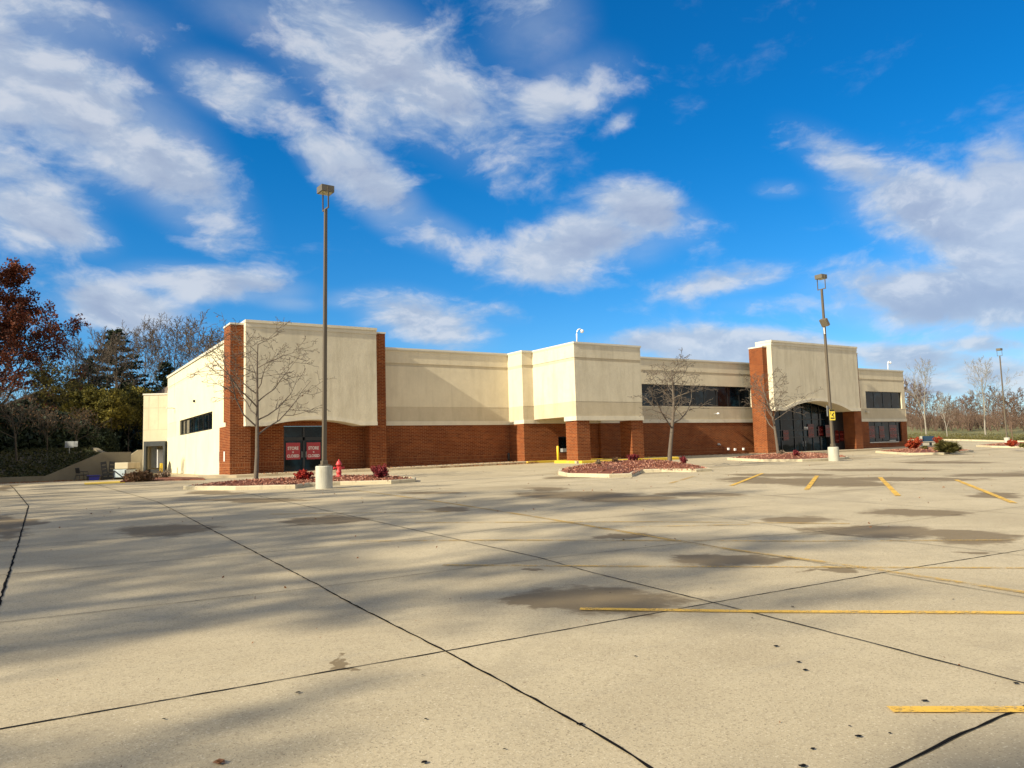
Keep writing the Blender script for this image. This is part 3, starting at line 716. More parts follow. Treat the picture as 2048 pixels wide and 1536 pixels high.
for i, (px0, px1, py0, py1) in enumerate(((1567,1577,860,881),(1617,1627,848,875),(1637,1646,853,872),(1652,1662,850,874),(1671,1677,861,886),(1680,1687,862,882))):
    a = atY(px0, py1, eY-.07); b = atY(px1, py0, eY-.07)
    if b.x > 58.5: Yq = 41.29; a = atY(px0, py1, Yq); b = atY(px1, py0, Yq)
    else: Yq = eY-.07
    poster(a.x, b.x, a.z, b.z, Yq, 'poster_dim', 'poster_pale', 'dim red closing poster inside the arched entrance, ' + ['nearest the small bare tree', 'below the house number', 'second right of the house number', 'just left of the light pole', 'just right of the light pole', 'nearest the right brick pier'][i], PG)
for i, (px0, px1, py0, py1) in enumerate(((1738,1749,852,877),(1759.5,1768,852,877),(1780,1793,850,877))):
    a = atY(px0, py1, 42.11); b = atY(px1, py0, 42.11)
    poster(a.x, b.x, a.z, b.z, 42.11, 'poster_dim', 'poster_pale', 'dim red closing poster in the low end window, ' + ['leftmost of three', 'middle of three', 'nearest the glass side door'][i], PG)
part(MB().box(68.6, 69.6, 42.02, 42.12, .02, .08), 'shelf', 'coping_metal')
# small fixtures on the ribbon window wall
for i, (px, py) in enumerate(((1456,898),(1469,899),(1486,898),(1512,900))):
    q = atY(px, py, 42.5); o = MB().box(-.09, .09, -.12, 0, -.09, .09).build('vent_hood', 'white_paint', bevel=.015); o.location = q; o.parent = store; o.location = q-store.location
q = atY(1437, 889, 42.5)
o = MB().tube([(0, 0, 0), (0, -.12, 0), (.05, -.2, -.05)], .035).box(-.1, .1, -.06, 0, -.05, .1).build('hose_tap', 'grey_metal'); o.parent = store; o.location = q-store.location
q = atY(1429, 828, 42.5)
o = MB().tube([(0, 0, 0), (0, -.35, .02)], .03).build('wall_lamp_arm', 'grey_metal'); o.parent = store; o.location = q-store.location
o2 = MB().lathe([(.02, .1), (.1, .06), (.11, -.02), (.05, -.06)], (0, -.38, 0), 12).build('lamp_head', 'white_paint'); o2.parent = o
q = atY(1733, 824, 42.0)
o = MB().box(-.22, .12, -.22, 0, -.05, .03).build('wall_light', 'coping_metal'); o.parent = store; o.location = q-store.location
# roof camera masts
def mast(loc, lab, flip=1):
    e = empty('camera_mast', loc, lab, 'camera mast', 'white gooseneck cameras on the roof edge')
    MB().tube([(0, 0, 0), (0, 0, .55), (.04*flip, 0, .72), (.14*flip, 0, .84), (.28*flip, 0, .88), (.40*flip, 0, .84)], .04, 8).build('pole', 'white_paint', e, smooth=True)
    MB().lathe([(.03, .1), (.1, .07), (.13, 0), (.12, -.04), (.09, -.1), (.03, -.13)], (.43*flip, 0, .76), 14).build('camera_dome', 'white_paint', e, smooth=True)
mast((29.2, 38.25, CT), 'white gooseneck camera on the roof corner of the portico')
mast((69.6, 42.3, CT), 'white gooseneck camera on the roof near the right end of the store')

# ---------------------------------------------------------------- pavements and kerbs along the building
def slab(name, mat, poly, h=.12, kind='structure', z=None, step=True):
    b = MB(); n = len(poly)
    import mathutils
    # subdivided fan is not needed: walk strips are narrow, follow G at the corners
    top = [(x, y, (G(x, y)+h)) for x, y in poly]; bot = [(x, y, G(x, y)-.3) for x, y in poly]
    b.v = top+bot; b.f.append(tuple(range(n)))
    for i in range(n): j = (i+1) % n; b.f.append((i, n+i, n+j, j))
    return fixnormals(b.build(name, mat, kind=kind))
def walk(pts_front, yb, h=.13):
    """strip pavement: list of (x, yfront); back edge at yb"""
    b = MB()
    for i in range(len(pts_front)-1):
        (xa, ya), (xb, yb_) = pts_front[i], pts_front[i+1]; n = max(1, int(abs(xb-xa)/1.0))
        for k in range(n):
            x0 = xa+(xb-xa)*k/n; x1 = xa+(xb-xa)*(k+1)/n; y0 = ya+(yb_-ya)*k/n; y1 = ya+(yb_-ya)*(k+1)/n
            q = [(x0, y0), (x1, y1), (x1, yb), (x0, yb)]
            b.quad(*[(x, y, G(x, y)+h) for x, y in q]); b.quad((x0, y0, G(x0, y0)-.1), (x1, y1, G(x1, y1)-.1), (x1, y1, G(x1, y1)+h), (x0, y0, G(x0, y0)+h))
    return b
walk([(7.5, 42.6), (9.2, 41.6), (18, 41.0), (27.5, 41.4), (28.2, 41.8)], 44.6).build('pavement', 'walk_concrete', kind='structure')
walk([(36.5, 41.2), (49, 39.2), (51, 38.7), (62, 38.7), (64, 40.6), (72.5, 40.8), (74, 42)], 44).build('pavement', 'walk_concrete', kind='structure')
walk([(28.2, 41.85), (36.5, 41.85)], 42.7).build('pavement', 'walk_concrete', kind='structure')
def kerb(name, pts, w, h, mat, label, cat, group=None, parent=None, jitter=0):
    """raised kerb following a polyline on the ground"""
    P = []
    for i in range(len(pts)-1):
        a, c = Vector(pts[i]).to_3d(), Vector(pts[i+1]).to_3d(); n = max(1, int((c-a).length/.7))
        P += [a+(c-a)*(k/n) for k in range(n)]
    P.append(Vector(pts[-1]).to_3d()); b = MB(); n0 = 0
    closed = (Vector(pts[0])-Vector(pts[-1])).length < 1e-4
    if closed: P.pop()
    N = len(P)
    for i, p in enumerate(P):
        d = (P[(i+1) % N]-P[i-1]) if closed else (P[min(i+1, N-1)]-P[max(i-1, 0)]); d.normalize(); s = Vector((-d.y, d.x, 0))
        for (o, z) in ((0, -.2), (.0, h*.8), (.03, h), (w-.02, h), (w, -.2)):
            q = p+s*o; b.v.append((q.x, q.y, G(p.x, p.y)+z+(random.uniform(-jitter, jitter) if z > 0 else 0)))
    for i in range(N if closed else N-1):
        j = (i+1) % N
        for k in range(4): b.f.append((i*5+k, j*5+k, j*5+k+1, i*5+k+1))
    if not closed: b.f.append((4, 3, 2, 1, 0)); n = (N-1)*5; b.f.append((n, n+1, n+2, n+3, n+4))
    o = b.build(name, mat, parent)
    fixnormals(o)
    if label: tag(o, label, cat, group)
    return o
kerb('painted_kerb', [(27.2, 41.25), (28.2, 41.65), (36.4, 41.65), (38, 41.0)], .16, .15, 'yellow_kerb', 'yellow painted kerb running along the drive-up wall behind the portico pillars', 'kerb')
kk = [(28.1, 39.5), (28.1, 37.7), (28.5, 37.3), (36.2, 37.3), (36.5, 37.7), (36.2, 39.5)]
kerb('painted_kerb', [(28.1, 39.6), (28.1, 37.7), (28.5, 37.25), (36.6, 37.25), (37.0, 37.7), (36.8, 39.6), (28.1, 39.6)], .18, .17, 'yellow_kerb', 'yellow painted kerb around the island that carries the portico pillars', 'kerb')
slab('pavement', 'walk_concrete', [(28.2, 37.4), (36.8, 37.4), (36.8, 39.5), (28.2, 39.5)], .15)

# ---------------------------------------------------------------- vegetation generators
def cards(b, c, n, rad_, size, asp=1., flat=0., rnd=random, squash=1.):
    for _ in range(n):
        u = Vector((rnd.gauss(0, 1), rnd.gauss(0, 1), rnd.gauss(0, 1)*squash)); u = u.normalized()*rad_*rnd.random()**.45 if rad_ else Vector()
        u.z *= squash
        p = c+u; a = Vector((rnd.gauss(0, 1), rnd.gauss(0, 1), rnd.gauss(0, 1)*(1-flat))).normalized(); d = a.orthogonal().normalized()
        d = (Matrix.Rotation(rnd.random()*6.28, 3, a) @ d); e = a.cross(d); s = size*rnd.uniform(.6, 1.3)
        n0 = len(b.v); b.v += [tuple(p-d*s*.5), tuple(p+e*s*.5*asp*.6), tuple(p+d*s*.5), tuple(p-e*s*.5*asp*.6)]; b.f.append((n0, n0+1, n0+2, n0+3))
def grow(b, p, d, L, r, lev, P, rnd, tips):
    seg = P['seg'][lev]; pts = [p.copy()]; rs = [r]; up = P['up'][lev]; cur = p.copy(); dd = d.normalized(); kn = P['kink'][lev]
    for i in range(seg):
        dd = (dd+Vector((rnd.gauss(0, kn), rnd.gauss(0, kn), rnd.gauss(0, kn)+up))).normalized()
        cur = cur+dd*(L/seg); pts.append(cur.copy()); rs.append(max(P['rmin'], r*(1-(i+1)/seg*P['taper'][lev])))
    b.tube(pts, rs, P['k'][lev], cap=False)
    if lev >= P['levels']-1 or lev >= P.get('tipfrom', 99):
        tips += [pts[-1], pts[len(pts)//2]]
    if lev == P['levels']-1: return
    n = P['n'][lev]; a0, a1 = P['from'][lev], 1.
    for k in range(n):
        t = a0+(a1-a0)*(k+rnd.uniform(.1, .9))/n; x = t*seg; i = min(seg-1, int(x)); q = pts[i].lerp(pts[i+1], x-i)
        base = (pts[i+1]-pts[i]).normalized(); ang = rad(rnd.uniform(*P['ang'][lev])); phi = k*2.4+rnd.uniform(-.5, .5)
        o = base.orthogonal().normalized(); o = Matrix.Rotation(phi, 3, base) @ o
        nd = base*math.cos(ang)+o*math.sin(ang)
        if P.get('flat') and lev >= 1: nd.z *= .55
        sh = P['len'][lev]*(1-.62*(t-a0)/(1-a0+1e-6) if lev == 0 else 1-.35*t)*rnd.uniform(.75, 1.2)
        grow(b, q, nd, L*sh if lev else P['H']*sh, max(P['rmin'], rs[i]*P['rr'][lev]), lev+1, P, rnd, tips)
def bare(H, seed, **kw):
    P = dict(H=H, levels=5, seg=[9, 6, 5, 4, 3], up=[.02, .05, .03, .02, 0], kink=[.05, .12, .16, .2, .25], taper=[.8, .85, .85, .8, .5], k=[8, 5, 4, 3, 3],
             n=[11, 6, 4, 3], ang=[(45, 75), (30, 60), (30, 60), (30, 70)], rr=[.5, .55, .6, .6], len=[.52, .48, .5, .5], rmin=.006)
    P['from'] = [.33, .22, .2, .15]; P.update(kw)
    if 'from_' in P: P['from'] = [P['from_'] or .2, .2, .2, .15]
    rnd = random.Random(seed); b = MB(); tips = []
    grow(b, Vector((0, 0, -.15)), Vector((rnd.uniform(-.04, .04), rnd.uniform(-.04, .04), 1)), H*P.get('tr', .92), P.get('r0', H*.016), 0, P, rnd, tips)
    return b, tips

def tree(name, loc, wood, wmat, label, group=None, leaf=None, lmat=None, rz=0, sc=1.):
    e = empty(name, loc, label, 'tree', group, rz); e.scale = (sc,)*3
    wood.build('trunk', wmat, e, smooth=True)
    if leaf: leaf.build('crown', lmat, e)
    return e
LG = 'small bare trees in the planting islands'
def locust(loc, H, seed, label, r0=.085, **kw):
    b, tips = bare(H, seed, flat=True, r0=r0, n=[14, 7, 5, 2], up=[.0, .05, .03, .01, 0], len=[.62, .46, .42, .5], rr=[.5, .6, .65, .7], rmin=.0075, kink=[.05, .15, .2, .22, .25], **kw)
    lf = MB(); rn = random.Random(seed+5)
    for t in tips:
        if rn.random() < .012: cards(lf, t, 1, .03, .09, 1.2, rnd=rn)
    e = empty('bare_tree', loc, label, 'tree', LG)
    b.build('trunk', 'bark_light', e, smooth=True); lf.build('seed_pods', 'brown_leaf', e)
    return e

# ================================================================ ISLANDS
def island(front, back, hmound, label, seed, gap=None):
    """front, back: ground points (x,y); closed kerb ring with a mulch mound inside"""
    rn = random.Random(seed); ring_ = front+back
    cx = sum(p[0] for p in ring_)/len(ring_); cy = sum(p[1] for p in ring_)/len(ring_)
    e = empty('planting_island', (cx, cy, G(cx, cy)), label, 'planting island', 'kerbed mulch islands in the parking lot')
    k = kerb('kerb', ring_+[ring_[0]], .17, .15, 'kerb_concrete', None, None, None, None, .006); k.parent = e; k.location = -Vector(e.location)
    # mound
    b = MB(); N = len(ring_); R = 7; rings = []
    # resample ring
    pts = []
    for i in range(N):
        a, c = Vector(ring_[i]), Vector(ring_[(i+1) % N]); n = max(1, int((c-a).length/.5)); pts += [a.lerp(c, j/n) for j in range(n)]
    N = len(pts); c0 = Vector((cx, cy))
    M_ = len(pts)
    def dist(q):
        best = 1e9
        for i_ in range(0, M_):
            a, c = pts[i_], pts[(i_+1) % M_]; ab = c-a; tt = max(0, min(1, (q-a).dot(ab)/max(1e-9, ab.length_squared))); best = min(best, (q-a-ab*tt).length)
        return best
    def mh(p, t): return G(p.x, p.y)+.10+hmound*(1-math.exp(-(dist(p)/2.0)**1.2))+rn.uniform(-.02, .02)
    for r in range(R+1):
        t = 1-r/R
        for p in pts: q = c0+(p-c0)*(t*.985); b.v.append((q.x, q.y, mh(q, t)))
    for r in range(R):
        for i in range(N): j = (i+1) % N; b.f.append((r*N+i, r*N+j, (r+1)*N+j, (r+1)*N+i))
    m = b.build('mulch_mound', 'mulch', e); m.location = -Vector(e.location); fixnormals(m)
    ch = MB()
    for _ in range(4200):
        p = rn.choice(pts); t = math.sqrt(rn.random())*.98; q = c0+(p-c0)*t; z = mh(q, t)+.012
        cards(ch, Vector((q.x, q.y, z)), 1, 0, .12, .7, rnd=rn)
    o = ch.build('mulch_chips', 'mulch_chip', e, kind='stuff'); o.location = -Vector(e.location)
    def height(x, y):
        return G(x, y)+.10+hmound*(1-math.exp(-(dist(Vector((x, y)))/2.0)**1.2))
    return height
h1 = island([(5.0, 31.4), (5.5, 30.3), (6.4, 29.1), (8.3, 28.15), (9.1, 29.0), (10.3, 28.95), (12.0, 27.95), (13.2, 28.3), (13.7, 29.3)], [(13.6, 31.4), (12.2, 32.9), (9, 33.3), (6.2, 33)], .26, 'mulch island with a bare tree and the red hydrant, behind the nearest pole base', 1)
h2 = island([(20.2, 28.2), (19.4, 26.4), (20.2, 24.6), (21.2, 24.35), (22.6, 25.6), (23.8, 26.6), (24.6, 26.2), (25.6, 25.0), (26.6, 25.0), (27.6, 26.4)], [(28.9, 28.6), (28, 30.6), (25, 31.3), (22, 30.6)], .52, 'mulch island heaped high, in front of the portico, with one bare tree', 2)
h3 = island([(36.9, 32.2), (36.5, 30.2), (38.0, 28.7), (40.6, 28.5), (43.2, 29.2), (46, 31.5)], [(46.6, 33.6), (44, 35), (40, 34.8), (37.6, 34)], .34, 'mulch island at the foot of the pole with the yellow sign', 3)
h4 = island([(52.9, 32.3), (51.6, 30.2), (53.5, 28.9), (56.5, 29.4), (59.6, 30.0)], [(61.5, 32), (61.5, 34.5), (58, 35.4), (54.5, 34.6)], .30, 'mulch island with orange and olive shrubs right of the arched entrance', 4)
h5 = island([(71.0, 34.2), (70.5, 32), (72.5, 30.5), (77, 30.0), (82, 31)], [(84, 34), (82, 37), (77, 37.5), (73, 36.5)], .32, 'mulch island at the right edge beside the farthest pole', 5)
def on(h, px, py, guess_dz):
    q = og(px, py, guess_dz)
    for _ in range(4): q = og(px, py, max(-.05, h(q.x, q.y)-G(q.x, q.y)))
    return Vector((q.x, q.y, h(q.x, q.y)))
# trees of the islands
p = on(h1, 511, 957, .3); hh = (957-645)/FPX*p.dot(cF)
locust(p-Vector((0, 0, .05)), hh, 11, 'bare tree rising in front of the cream panel of the left brick block', .105)
def onY(h, px, Y):
    q = atY(px, 900, Y); return Vector((q.x, Y, h(q.x, Y)))
p = onY(h2, 1338, 28.6); hh = (921-712)/FPX*p.dot(cF)
locust(p-Vector((0, 0, .05)), hh, 29, 'bare tree on the high mulch mound in front of the ribbon window', .12)
p = on(h3, 1557, 908, .3); hh = (908-738)/FPX*p.dot(cF)
locust(p-Vector((0, 0, .05)), hh, 31, 'bare tree in front of the left pier of the arched entrance', .10)

def shrub(name, loc, w, h, n, size, mat, label, seed, group=None, stems=True, asp=1.2, spiky=False, stem_mat='bark_mid'):
    rn = random.Random(seed); e = empty(name, loc, label, 'shrub', group)
    b = MB(); s = MB()
    for i in range(34):
        a = rn.random()*6.28; rr = rn.uniform(.3, 1); tip = Vector((math.cos(a)*w*.5*rr, math.sin(a)*w*.5*rr, h*(rn.uniform(.25, 1.05)*(1-.35*rr*rr)+.05)))
        mid = Vector((tip.x*.45, tip.y*.45, tip.z*.6)); s.tube([(0, 0, -.05), mid, tip], [.014, .009, .004], 3, cap=False)
        for k in range(int(n*1.7)//26):
            t = rn.uniform(.2, 1.05); q = mid.lerp(tip, (t-.45)/.55) if t > .45 else Vector((0, 0, 0)).lerp(mid, t/.45)
            if spiky:
                d = (tip-mid).normalized()+Vector((rn.gauss(0, .35), rn.gauss(0, .35), rn.gauss(0, .25))); d.normalize(); sd = d.orthogonal().normalized()*size*.16
                n0 = len(b.v); b.v += [tuple(q-sd), tuple(q+sd), tuple(q+d*size*1.3)]; b.f.append((n0, n0+1, n0+2))
            else: cards(b, q, 1, .12*w, size, asp, rnd=rn)
    s.build('stems', stem_mat, e); b.build('foliage', mat, e)
    return e
def shrub_px(h, px, py, wpx, hpx, *a, **k):
    if py < 100: q = onY(h, px, py)
    else: q = on(h, px, py, .2)
    m = q.dot(cF)/FPX
    return shrub(a[0], q-Vector((0, 0, .03)), wpx*m, hpx*m, *a[1:], **k)
RG = 'small red leaved shrubs in the islands'
shrub_px(h1, 607, 957, 36, 18, 'red_shrub', 520, .10, 'red_leaf', 'low red shrub on the mulch left of the nearest pole base', 41, RG)
shrub_px(h1, 760, 954, 40, 26, 'red_shrub', 620, .10, 'maroon_leaf', 'crimson shrub in front of the right brick pier of the left block', 42, RG)
shrub_px(h2, 1266, 28.9, 26, 14, 'red_shrub', 420, .09, 'maroon_leaf', 'crimson shrub on the mound below the right portico pillar', 43, RG)
shrub_px(h2, 1366, 28.2, 18, 16, 'red_shrub', 260, .09, 'maroon_leaf', 'thin dusky red shrub right of the tree on the high mound', 44, RG)
shrub_px(h2, 1196, 27.6, 14, 12, 'dry_shrub', 160, .07, 'grey_leaf', 'tiny grey twiggy shrub at the left of the high mulch mound', 45)
shrub_px(h2, 1229, 28.6, 15, 12, 'dry_shrub', 180, .07, 'brown_leaf', 'tiny brown dry shrub between the grey one and the crimson shrub', 46)
shrub_px(h3, 1593, 909, 14, 14, 'red_shrub', 240, .10, 'maroon_leaf', 'small dark red shrub before the arched entrance glass', 47, RG)
shrub_px(h3, 1565, 910, 12, 9, 'dry_shrub', 130, .08, 'grey_leaf', 'tiny dry shrub at the foot of the tree by the arched entrance', 48)
shrub_px(h4, 1829, 902, 31, 22, 'orange_shrub', 900, .16, 'orange_leaf', 'large orange red shrub beside the right end of the store', 49)
shrub_px(h4, 1897, 903, 36, 20, 'juniper_shrub', 1300, .34, 'juniper_leaf', 'spreading olive juniper shrub on the mulch right of the orange one', 50, spiky=True)
shrub_px(h4, 1876, 890, 16, 14, 'orange_shrub', 300, .16, 'orange_leaf', 'small orange shrub behind the juniper', 51)
shrub_px(h4, 1850, 898, 12, 8, 'green_shrub', 160, .14, 'juniper_leaf', 'small green tuft between the orange shrub and the juniper', 52)
shrub_px(h5, 2024, 891, 20, 11, 'orange_shrub', 420, .16, 'orange_leaf', 'round orange shrub in front of the farthest pole base', 53)
shrub_px(h5, 2048, 893, 16, 8, 'green_shrub', 200, .16, 'juniper_leaf', 'low olive shrub cut by the right edge of the picture', 54)

# ================================================================ LIGHT POLES
def pole(loc, Htot, label, rz, lean=(0, 0), conc=.82):
    e = empty('light_pole', loc, label, 'light pole', 'square head light poles in the parking lot', rz)
    MB().lathe([(.305, -.3), (.305, conc-.03), (.285, conc), (.02, conc+.005)], (0, 0, 0), 28).build('concrete_base', 'base_concrete', e)
    tilt = empty('pole_shaft_axis', (0, 0, 0)); bpy.data.objects.remove(tilt)
    lx, ly = lean
    def at(z): return Vector((lx*z, ly*z, z))
    MB().xbox(Matrix.Translation(at(conc+.01)+Vector((0, 0, .02))), .32, .32, .04).xbox(Matrix.Translation(at(conc+.1)), .22, .22, .18).build('base_cover', 'pole_paint', e, bevel=.02)
    p = MB(); a = .072; t = .055; n0 = 0; zt = Htot-.95
    for z, w in ((conc+.19, a), (zt, t)):
        c = at(z); p.v += [(c.x-w, c.y-w, z), (c.x+w, c.y-w, z), (c.x+w, c.y+w, z), (c.x-w, c.y+w, z)]
    p.f += [(0, 1, 5, 4), (1, 2, 6, 5), (2, 3, 7, 6), (3, 0, 4, 7), (4, 5, 6, 7)]
    p.build('pole', 'pole_paint', e, bevel=.012)
    c = at(zt); W_ = .27
    y = MB(); y.xbox(Matrix.Translation(c+Vector((0, 0, .02))), .045, 2*W_+.04, .045)
    for s in (-1, 1): y.xbox(Matrix.Translation(c+Vector((0, s*W_, .43))), .045, .03, .80)
    y.build('yoke', 'pole_paint', e)
    f = c+Vector((0, 0, .76))
    h = MB().xbox(Matrix.Translation(f), .50, .50, .25).build('lamp_head', 'lamp_housing', e, bevel=.01)
    MB().xbox(Matrix.Translation(f-Vector((0, 0, .131))), .42, .42, .012).build('lamp_lens', 'lamp_lens', h)
    return e
P1 = Vector((9.12, 27.35, G(9.12, 27.35))); P2 = Vector((39.88, 27.95, G(39.88, 27.95)))
pole(P1, 11.35, 'tall light pole on a round concrete base, nearest, before the left brick block', rad(3), (.010, -.006))
e2 = pole(P2, 11.15, 'leaning light pole carrying a yellow sign and a lower floodlight', rad(-3), (-.006, .004))
fl = MB().xbox(Matrix.Translation((-.30, -.20, 8.15)) @ Matrix.Rotation(rad(58), 4, 'Y') @ Matrix.Rotation(rad(0), 4, 'X'), .46, .46, .2).build('floodlight', 'lamp_housing', e2, bevel=.01)
MB().tube([(-.05, 0, 7.55), (-.3, -.15, 7.5), (-.38, -.2, 7.85)], .035, 6).build('floodlight_bracket', 'white_paint', fl)
P3 = Vector((95.8, 44.4, 0)); P3.z = G(P3.x, P3.y)
pole(P3, 11.3, 'farthest light pole, standing at the right edge by the far kerb', rad(0), (-.004, 0))
# yellow warning sign strapped to pole 2
q = atY(1664.5, 829.5, 27.80); sg = empty('warning_sign', q, 'yellow warning sign with black arrow mark on the middle light pole', 'sign', None, rad(-20))
MB().xbox(Matrix.Identity(4), .36, .012, .64).build('sign_plate', 'sign_yellow', sg)
MB().xbox(Matrix.Translation((0, -.009, .26)), .33, .006, .11).xbox(Matrix.Translation((0, -.009, -.2)), .26, .006, .07).xbox(Matrix.Translation((.04, -.009, .03)) @ Matrix.Rotation(rad(40), 4, 'Y'), .05, .006, .24).xbox(Matrix.Translation((.05, -.009, -.04)) @ Matrix.Rotation(rad(-30), 4, 'Y'), .04, .006, .2).xbox(Matrix.Translation((-.11, -.009, .12)), .06, .006, .03).xbox(Matrix.Translation((-.11, -.009, .05)), .07, .006, .03).build('sign_marks', 'black_metal', sg)
q = atY(1656, 822, 27.98); s2 = empty('sign_back', q, 'grey back of a second sign on the middle light pole, behind the yellow one', 'sign', None, rad(12))
MB().xbox(Matrix.Identity(4), .30, .02, .62).build('sign_plate', 'grey_metal', s2, bevel=.005)

# hydrant
p = on(h1, 678, 955, .25); hy = empty('fire_hydrant', p-Vector((0, 0, .03)), 'faded red fire hydrant on the mulch right of the nearest pole base', 'fire hydrant')
sc = (955-919)/FPX*p.dot(cF)/.86; hy.scale = (sc,)*3
MB().lathe([(.20, 0), (.20, .05), (.125, .055), (.115, .1), (.11, .2), (.13, .215), (.13, .25), (.11, .265), (.11, .57), (.15, .58), (.155, .62), (.12, .635), (.115, .68), (.09, .74), (.055, .775), (.03, .785), (.03, .84), (.005, .85)], (0, 0, 0), 18).build('barrel', 'hydrant_red', hy, smooth=True)
MB().tube([(-.25, 0, .44), (.25, 0, .44)], .05, 10).tube([(-.26, 0, .44), (-.2, 0, .44)], .065, 6).tube([(.2, 0, .44), (.26, 0, .44)], .065, 6).build('side_outlets', 'hydrant_red', hy)
MB().tube([(0, -.05, .42), (0, -.22, .42)], .07, 12).tube([(0, -.18, .42), (0, -.24, .42)], .085, 8).build('pumper_outlet', 'hydrant_red', hy)

# bollards
def bollard(x, y, label, mat='yellow_steel', h=1.0, r=.085, cat='bollard'):
    return tag(MB().lathe([(r, -.2), (r, h-.05), (r*.8, h-.015), (r*.3, h)], (x, y, G(x, y)+.1), 16).build('bollard', mat, smooth=True), label, cat, 'bollards')
bollard(30.2, 42.1, 'yellow bollard beside the drive-up window under the portico')
bollard(27.4, 43.9, 'short dark bollard in the corner where the main wall meets the pilaster', 'black_metal', .62, .09)
q = og(322, 949); bollard(q.x, q.y, 'yellow bollard right of the loading dock door', h=.7, r=.11)
# ================================================================ LEFT SIDE: RETAINING WALL, HILL
WY = 48.6
def pw(px, py): v = atY(px, py, WY); return (v.x, v.z)
x0 = -9
pts_t = [(x0, pw(0, 955)[1]+.05), pw(0, 955), pw(90.8, 952), pw(205.7, 904.4), pw(262, 903.8)]
poly = [(x0, -1.4), (pts_t[-1][0], -1.4)]+list(reversed(pts_t))
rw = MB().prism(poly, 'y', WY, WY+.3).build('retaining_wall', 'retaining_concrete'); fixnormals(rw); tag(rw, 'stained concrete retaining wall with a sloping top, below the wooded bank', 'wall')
wx1 = pts_t[-1][0]
# wing wall and stair side by the dock
def pw2(px, py): v = atY(px, py, 60.5); return (v.x, v.z)
poly = [pw2(250, 917), pw2(276, 899.8), pw2(285, 899.3), pw2(285, 950), pw2(250, 953)]
ww = MB().prism(poly, 'y', 60.5, 60.8).build('wing_wall', 'stucco_band'); fixnormals(ww); tag(ww, 'cream wing wall with sloping top beside the loading dock', 'wall')
def hillz(x, y):
    wz = interp(x, [p[0] for p in pts_t], [p[1] for p in pts_t])-.12
    t = sms((y-WY-.3)/11); top = .95 if x > -2 else .95+(-2-x)*.05
    return wz+(max(top, wz)-wz)*t+max(0, y-62)*.03
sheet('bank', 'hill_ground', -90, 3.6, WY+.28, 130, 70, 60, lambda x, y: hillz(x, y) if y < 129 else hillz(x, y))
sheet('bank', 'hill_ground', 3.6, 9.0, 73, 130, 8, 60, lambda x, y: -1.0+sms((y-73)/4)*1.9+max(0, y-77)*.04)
rb = MB(); yy = [WY+.31+(73-WY)*k/10 for k in range(11)]
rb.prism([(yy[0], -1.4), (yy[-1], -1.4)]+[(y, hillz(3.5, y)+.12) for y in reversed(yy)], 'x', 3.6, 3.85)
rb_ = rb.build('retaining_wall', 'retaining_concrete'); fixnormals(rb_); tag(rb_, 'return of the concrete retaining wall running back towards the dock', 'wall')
# ivy like ground cover
rn = random.Random(7); iv = MB()
for _ in range(9000):
    x = rn.uniform(-6, 3.4); y = WY+.3+rn.random()**1.5*16; cards(iv, Vector((x, y, hillz(x, y)+.08)), 1, .08, .2, 1, rnd=rn)
tag(iv.build('ground_cover', 'ivy_leaf'), 'low leafy ground cover spreading over the shaded bank behind the retaining wall', 'ground cover', kind='stuff')
# kerb line, yellow paint, mulch bed at the left of the store
q = [og(168, 966), og(250, 962), og(250, 966), og(170, 970)]
MB().quad(*[(v.x, v.y, G(v.x, v.y)+.012) for v in q]).build('painted_stripe', 'yellow_kerb', kind='structure')
bed = MB(); rr = [og(*p_) for p_ in ((240, 965), (300, 962), (410, 960), (405, 957), (330, 955), (255, 957))]
slab('mulch_bed', 'mulch', [(v.x, v.y) for v in rr], .06)
def shrub_g(px, py, wpx, hpx, *a, **k):
    q = og(px, py); m = q.dot(cF)/FPX; return shrub(a[0], Vector((q.x, q.y, G(q.x, q.y)-.02)), wpx*m, hpx*m, *a[1:], **k)
shrub_g(282, 963, 62, 18, 'dry_shrub', 900, .14, 'brown_leaf', 'wide brown dried shrub in the bed before the loading dock', 61)
shrub_g(328, 957, 34, 16, 'dry_shrub', 260, .12, 'grey_leaf', 'smaller straw coloured shrub right of the dock bollard', 62)
shrub_g(262, 952, 20, 22, 'dry_shrub', 300, .14, 'ivy_leaf', 'dark weedy shrub between the compactor and the dock', 63)
# compactor, chair, bin, pallets, sign on the bank
q = atY(239, 956, 46.9); q.z = G(q.x, q.y); m = q.dot(cF)/FPX
cp = empty('waste_compactor', Vector((q.x, q.y, G(q.x, q.y))), 'beige and pale blue waste compactor standing against the retaining wall', 'compactor', None, -YAW)
MB().box(-13*m, 13*m, 0, 1.2, .12, 20*m).build('bin_body', 'blue_white_steel', cp, bevel=.02)
MB().box(-12*m, 15*m, .1, 1.5, 20*m+.03, 34*m).build('hopper', 'beige_steel', cp, bevel=.03)
MB().box(-12.5*m, -11*m, -.05, 0, .1, 19*m).box(11*m, 12.5*m, -.05, 0, .1, 19*m).xbox(Matrix.Translation((0, -.03, 10*m)) @ Matrix.Rotation(rad(38), 4, 'Y'), 26*m, .04, .05).build('brace', 'black_metal', cp)
MB().box(-13*m, -10*m, .1, 1.2, 0, .12).box(10*m, 13*m, .1, 1.2, 0, .12).build('skids', 'black_metal', cp)
q = atY(163, 961, 47.9); m = q.dot(cF)/FPX
chr_ = empty('office_chair', Vector((q.x, q.y, G(q.x, q.y))), 'old dark chair left by the retaining wall', 'chair', None, rad(25))
MB().box(-.22, .22, -.2, .22, .28, .33).build('seat', 'black_plastic', chr_, bevel=.01)
MB().xbox(Matrix.Translation((-.22, 0, .55)) @ Matrix.Rotation(rad(-12), 4, 'Y'), .04, .4, .3).build('backrest', 'black_plastic', chr_, bevel=.01)
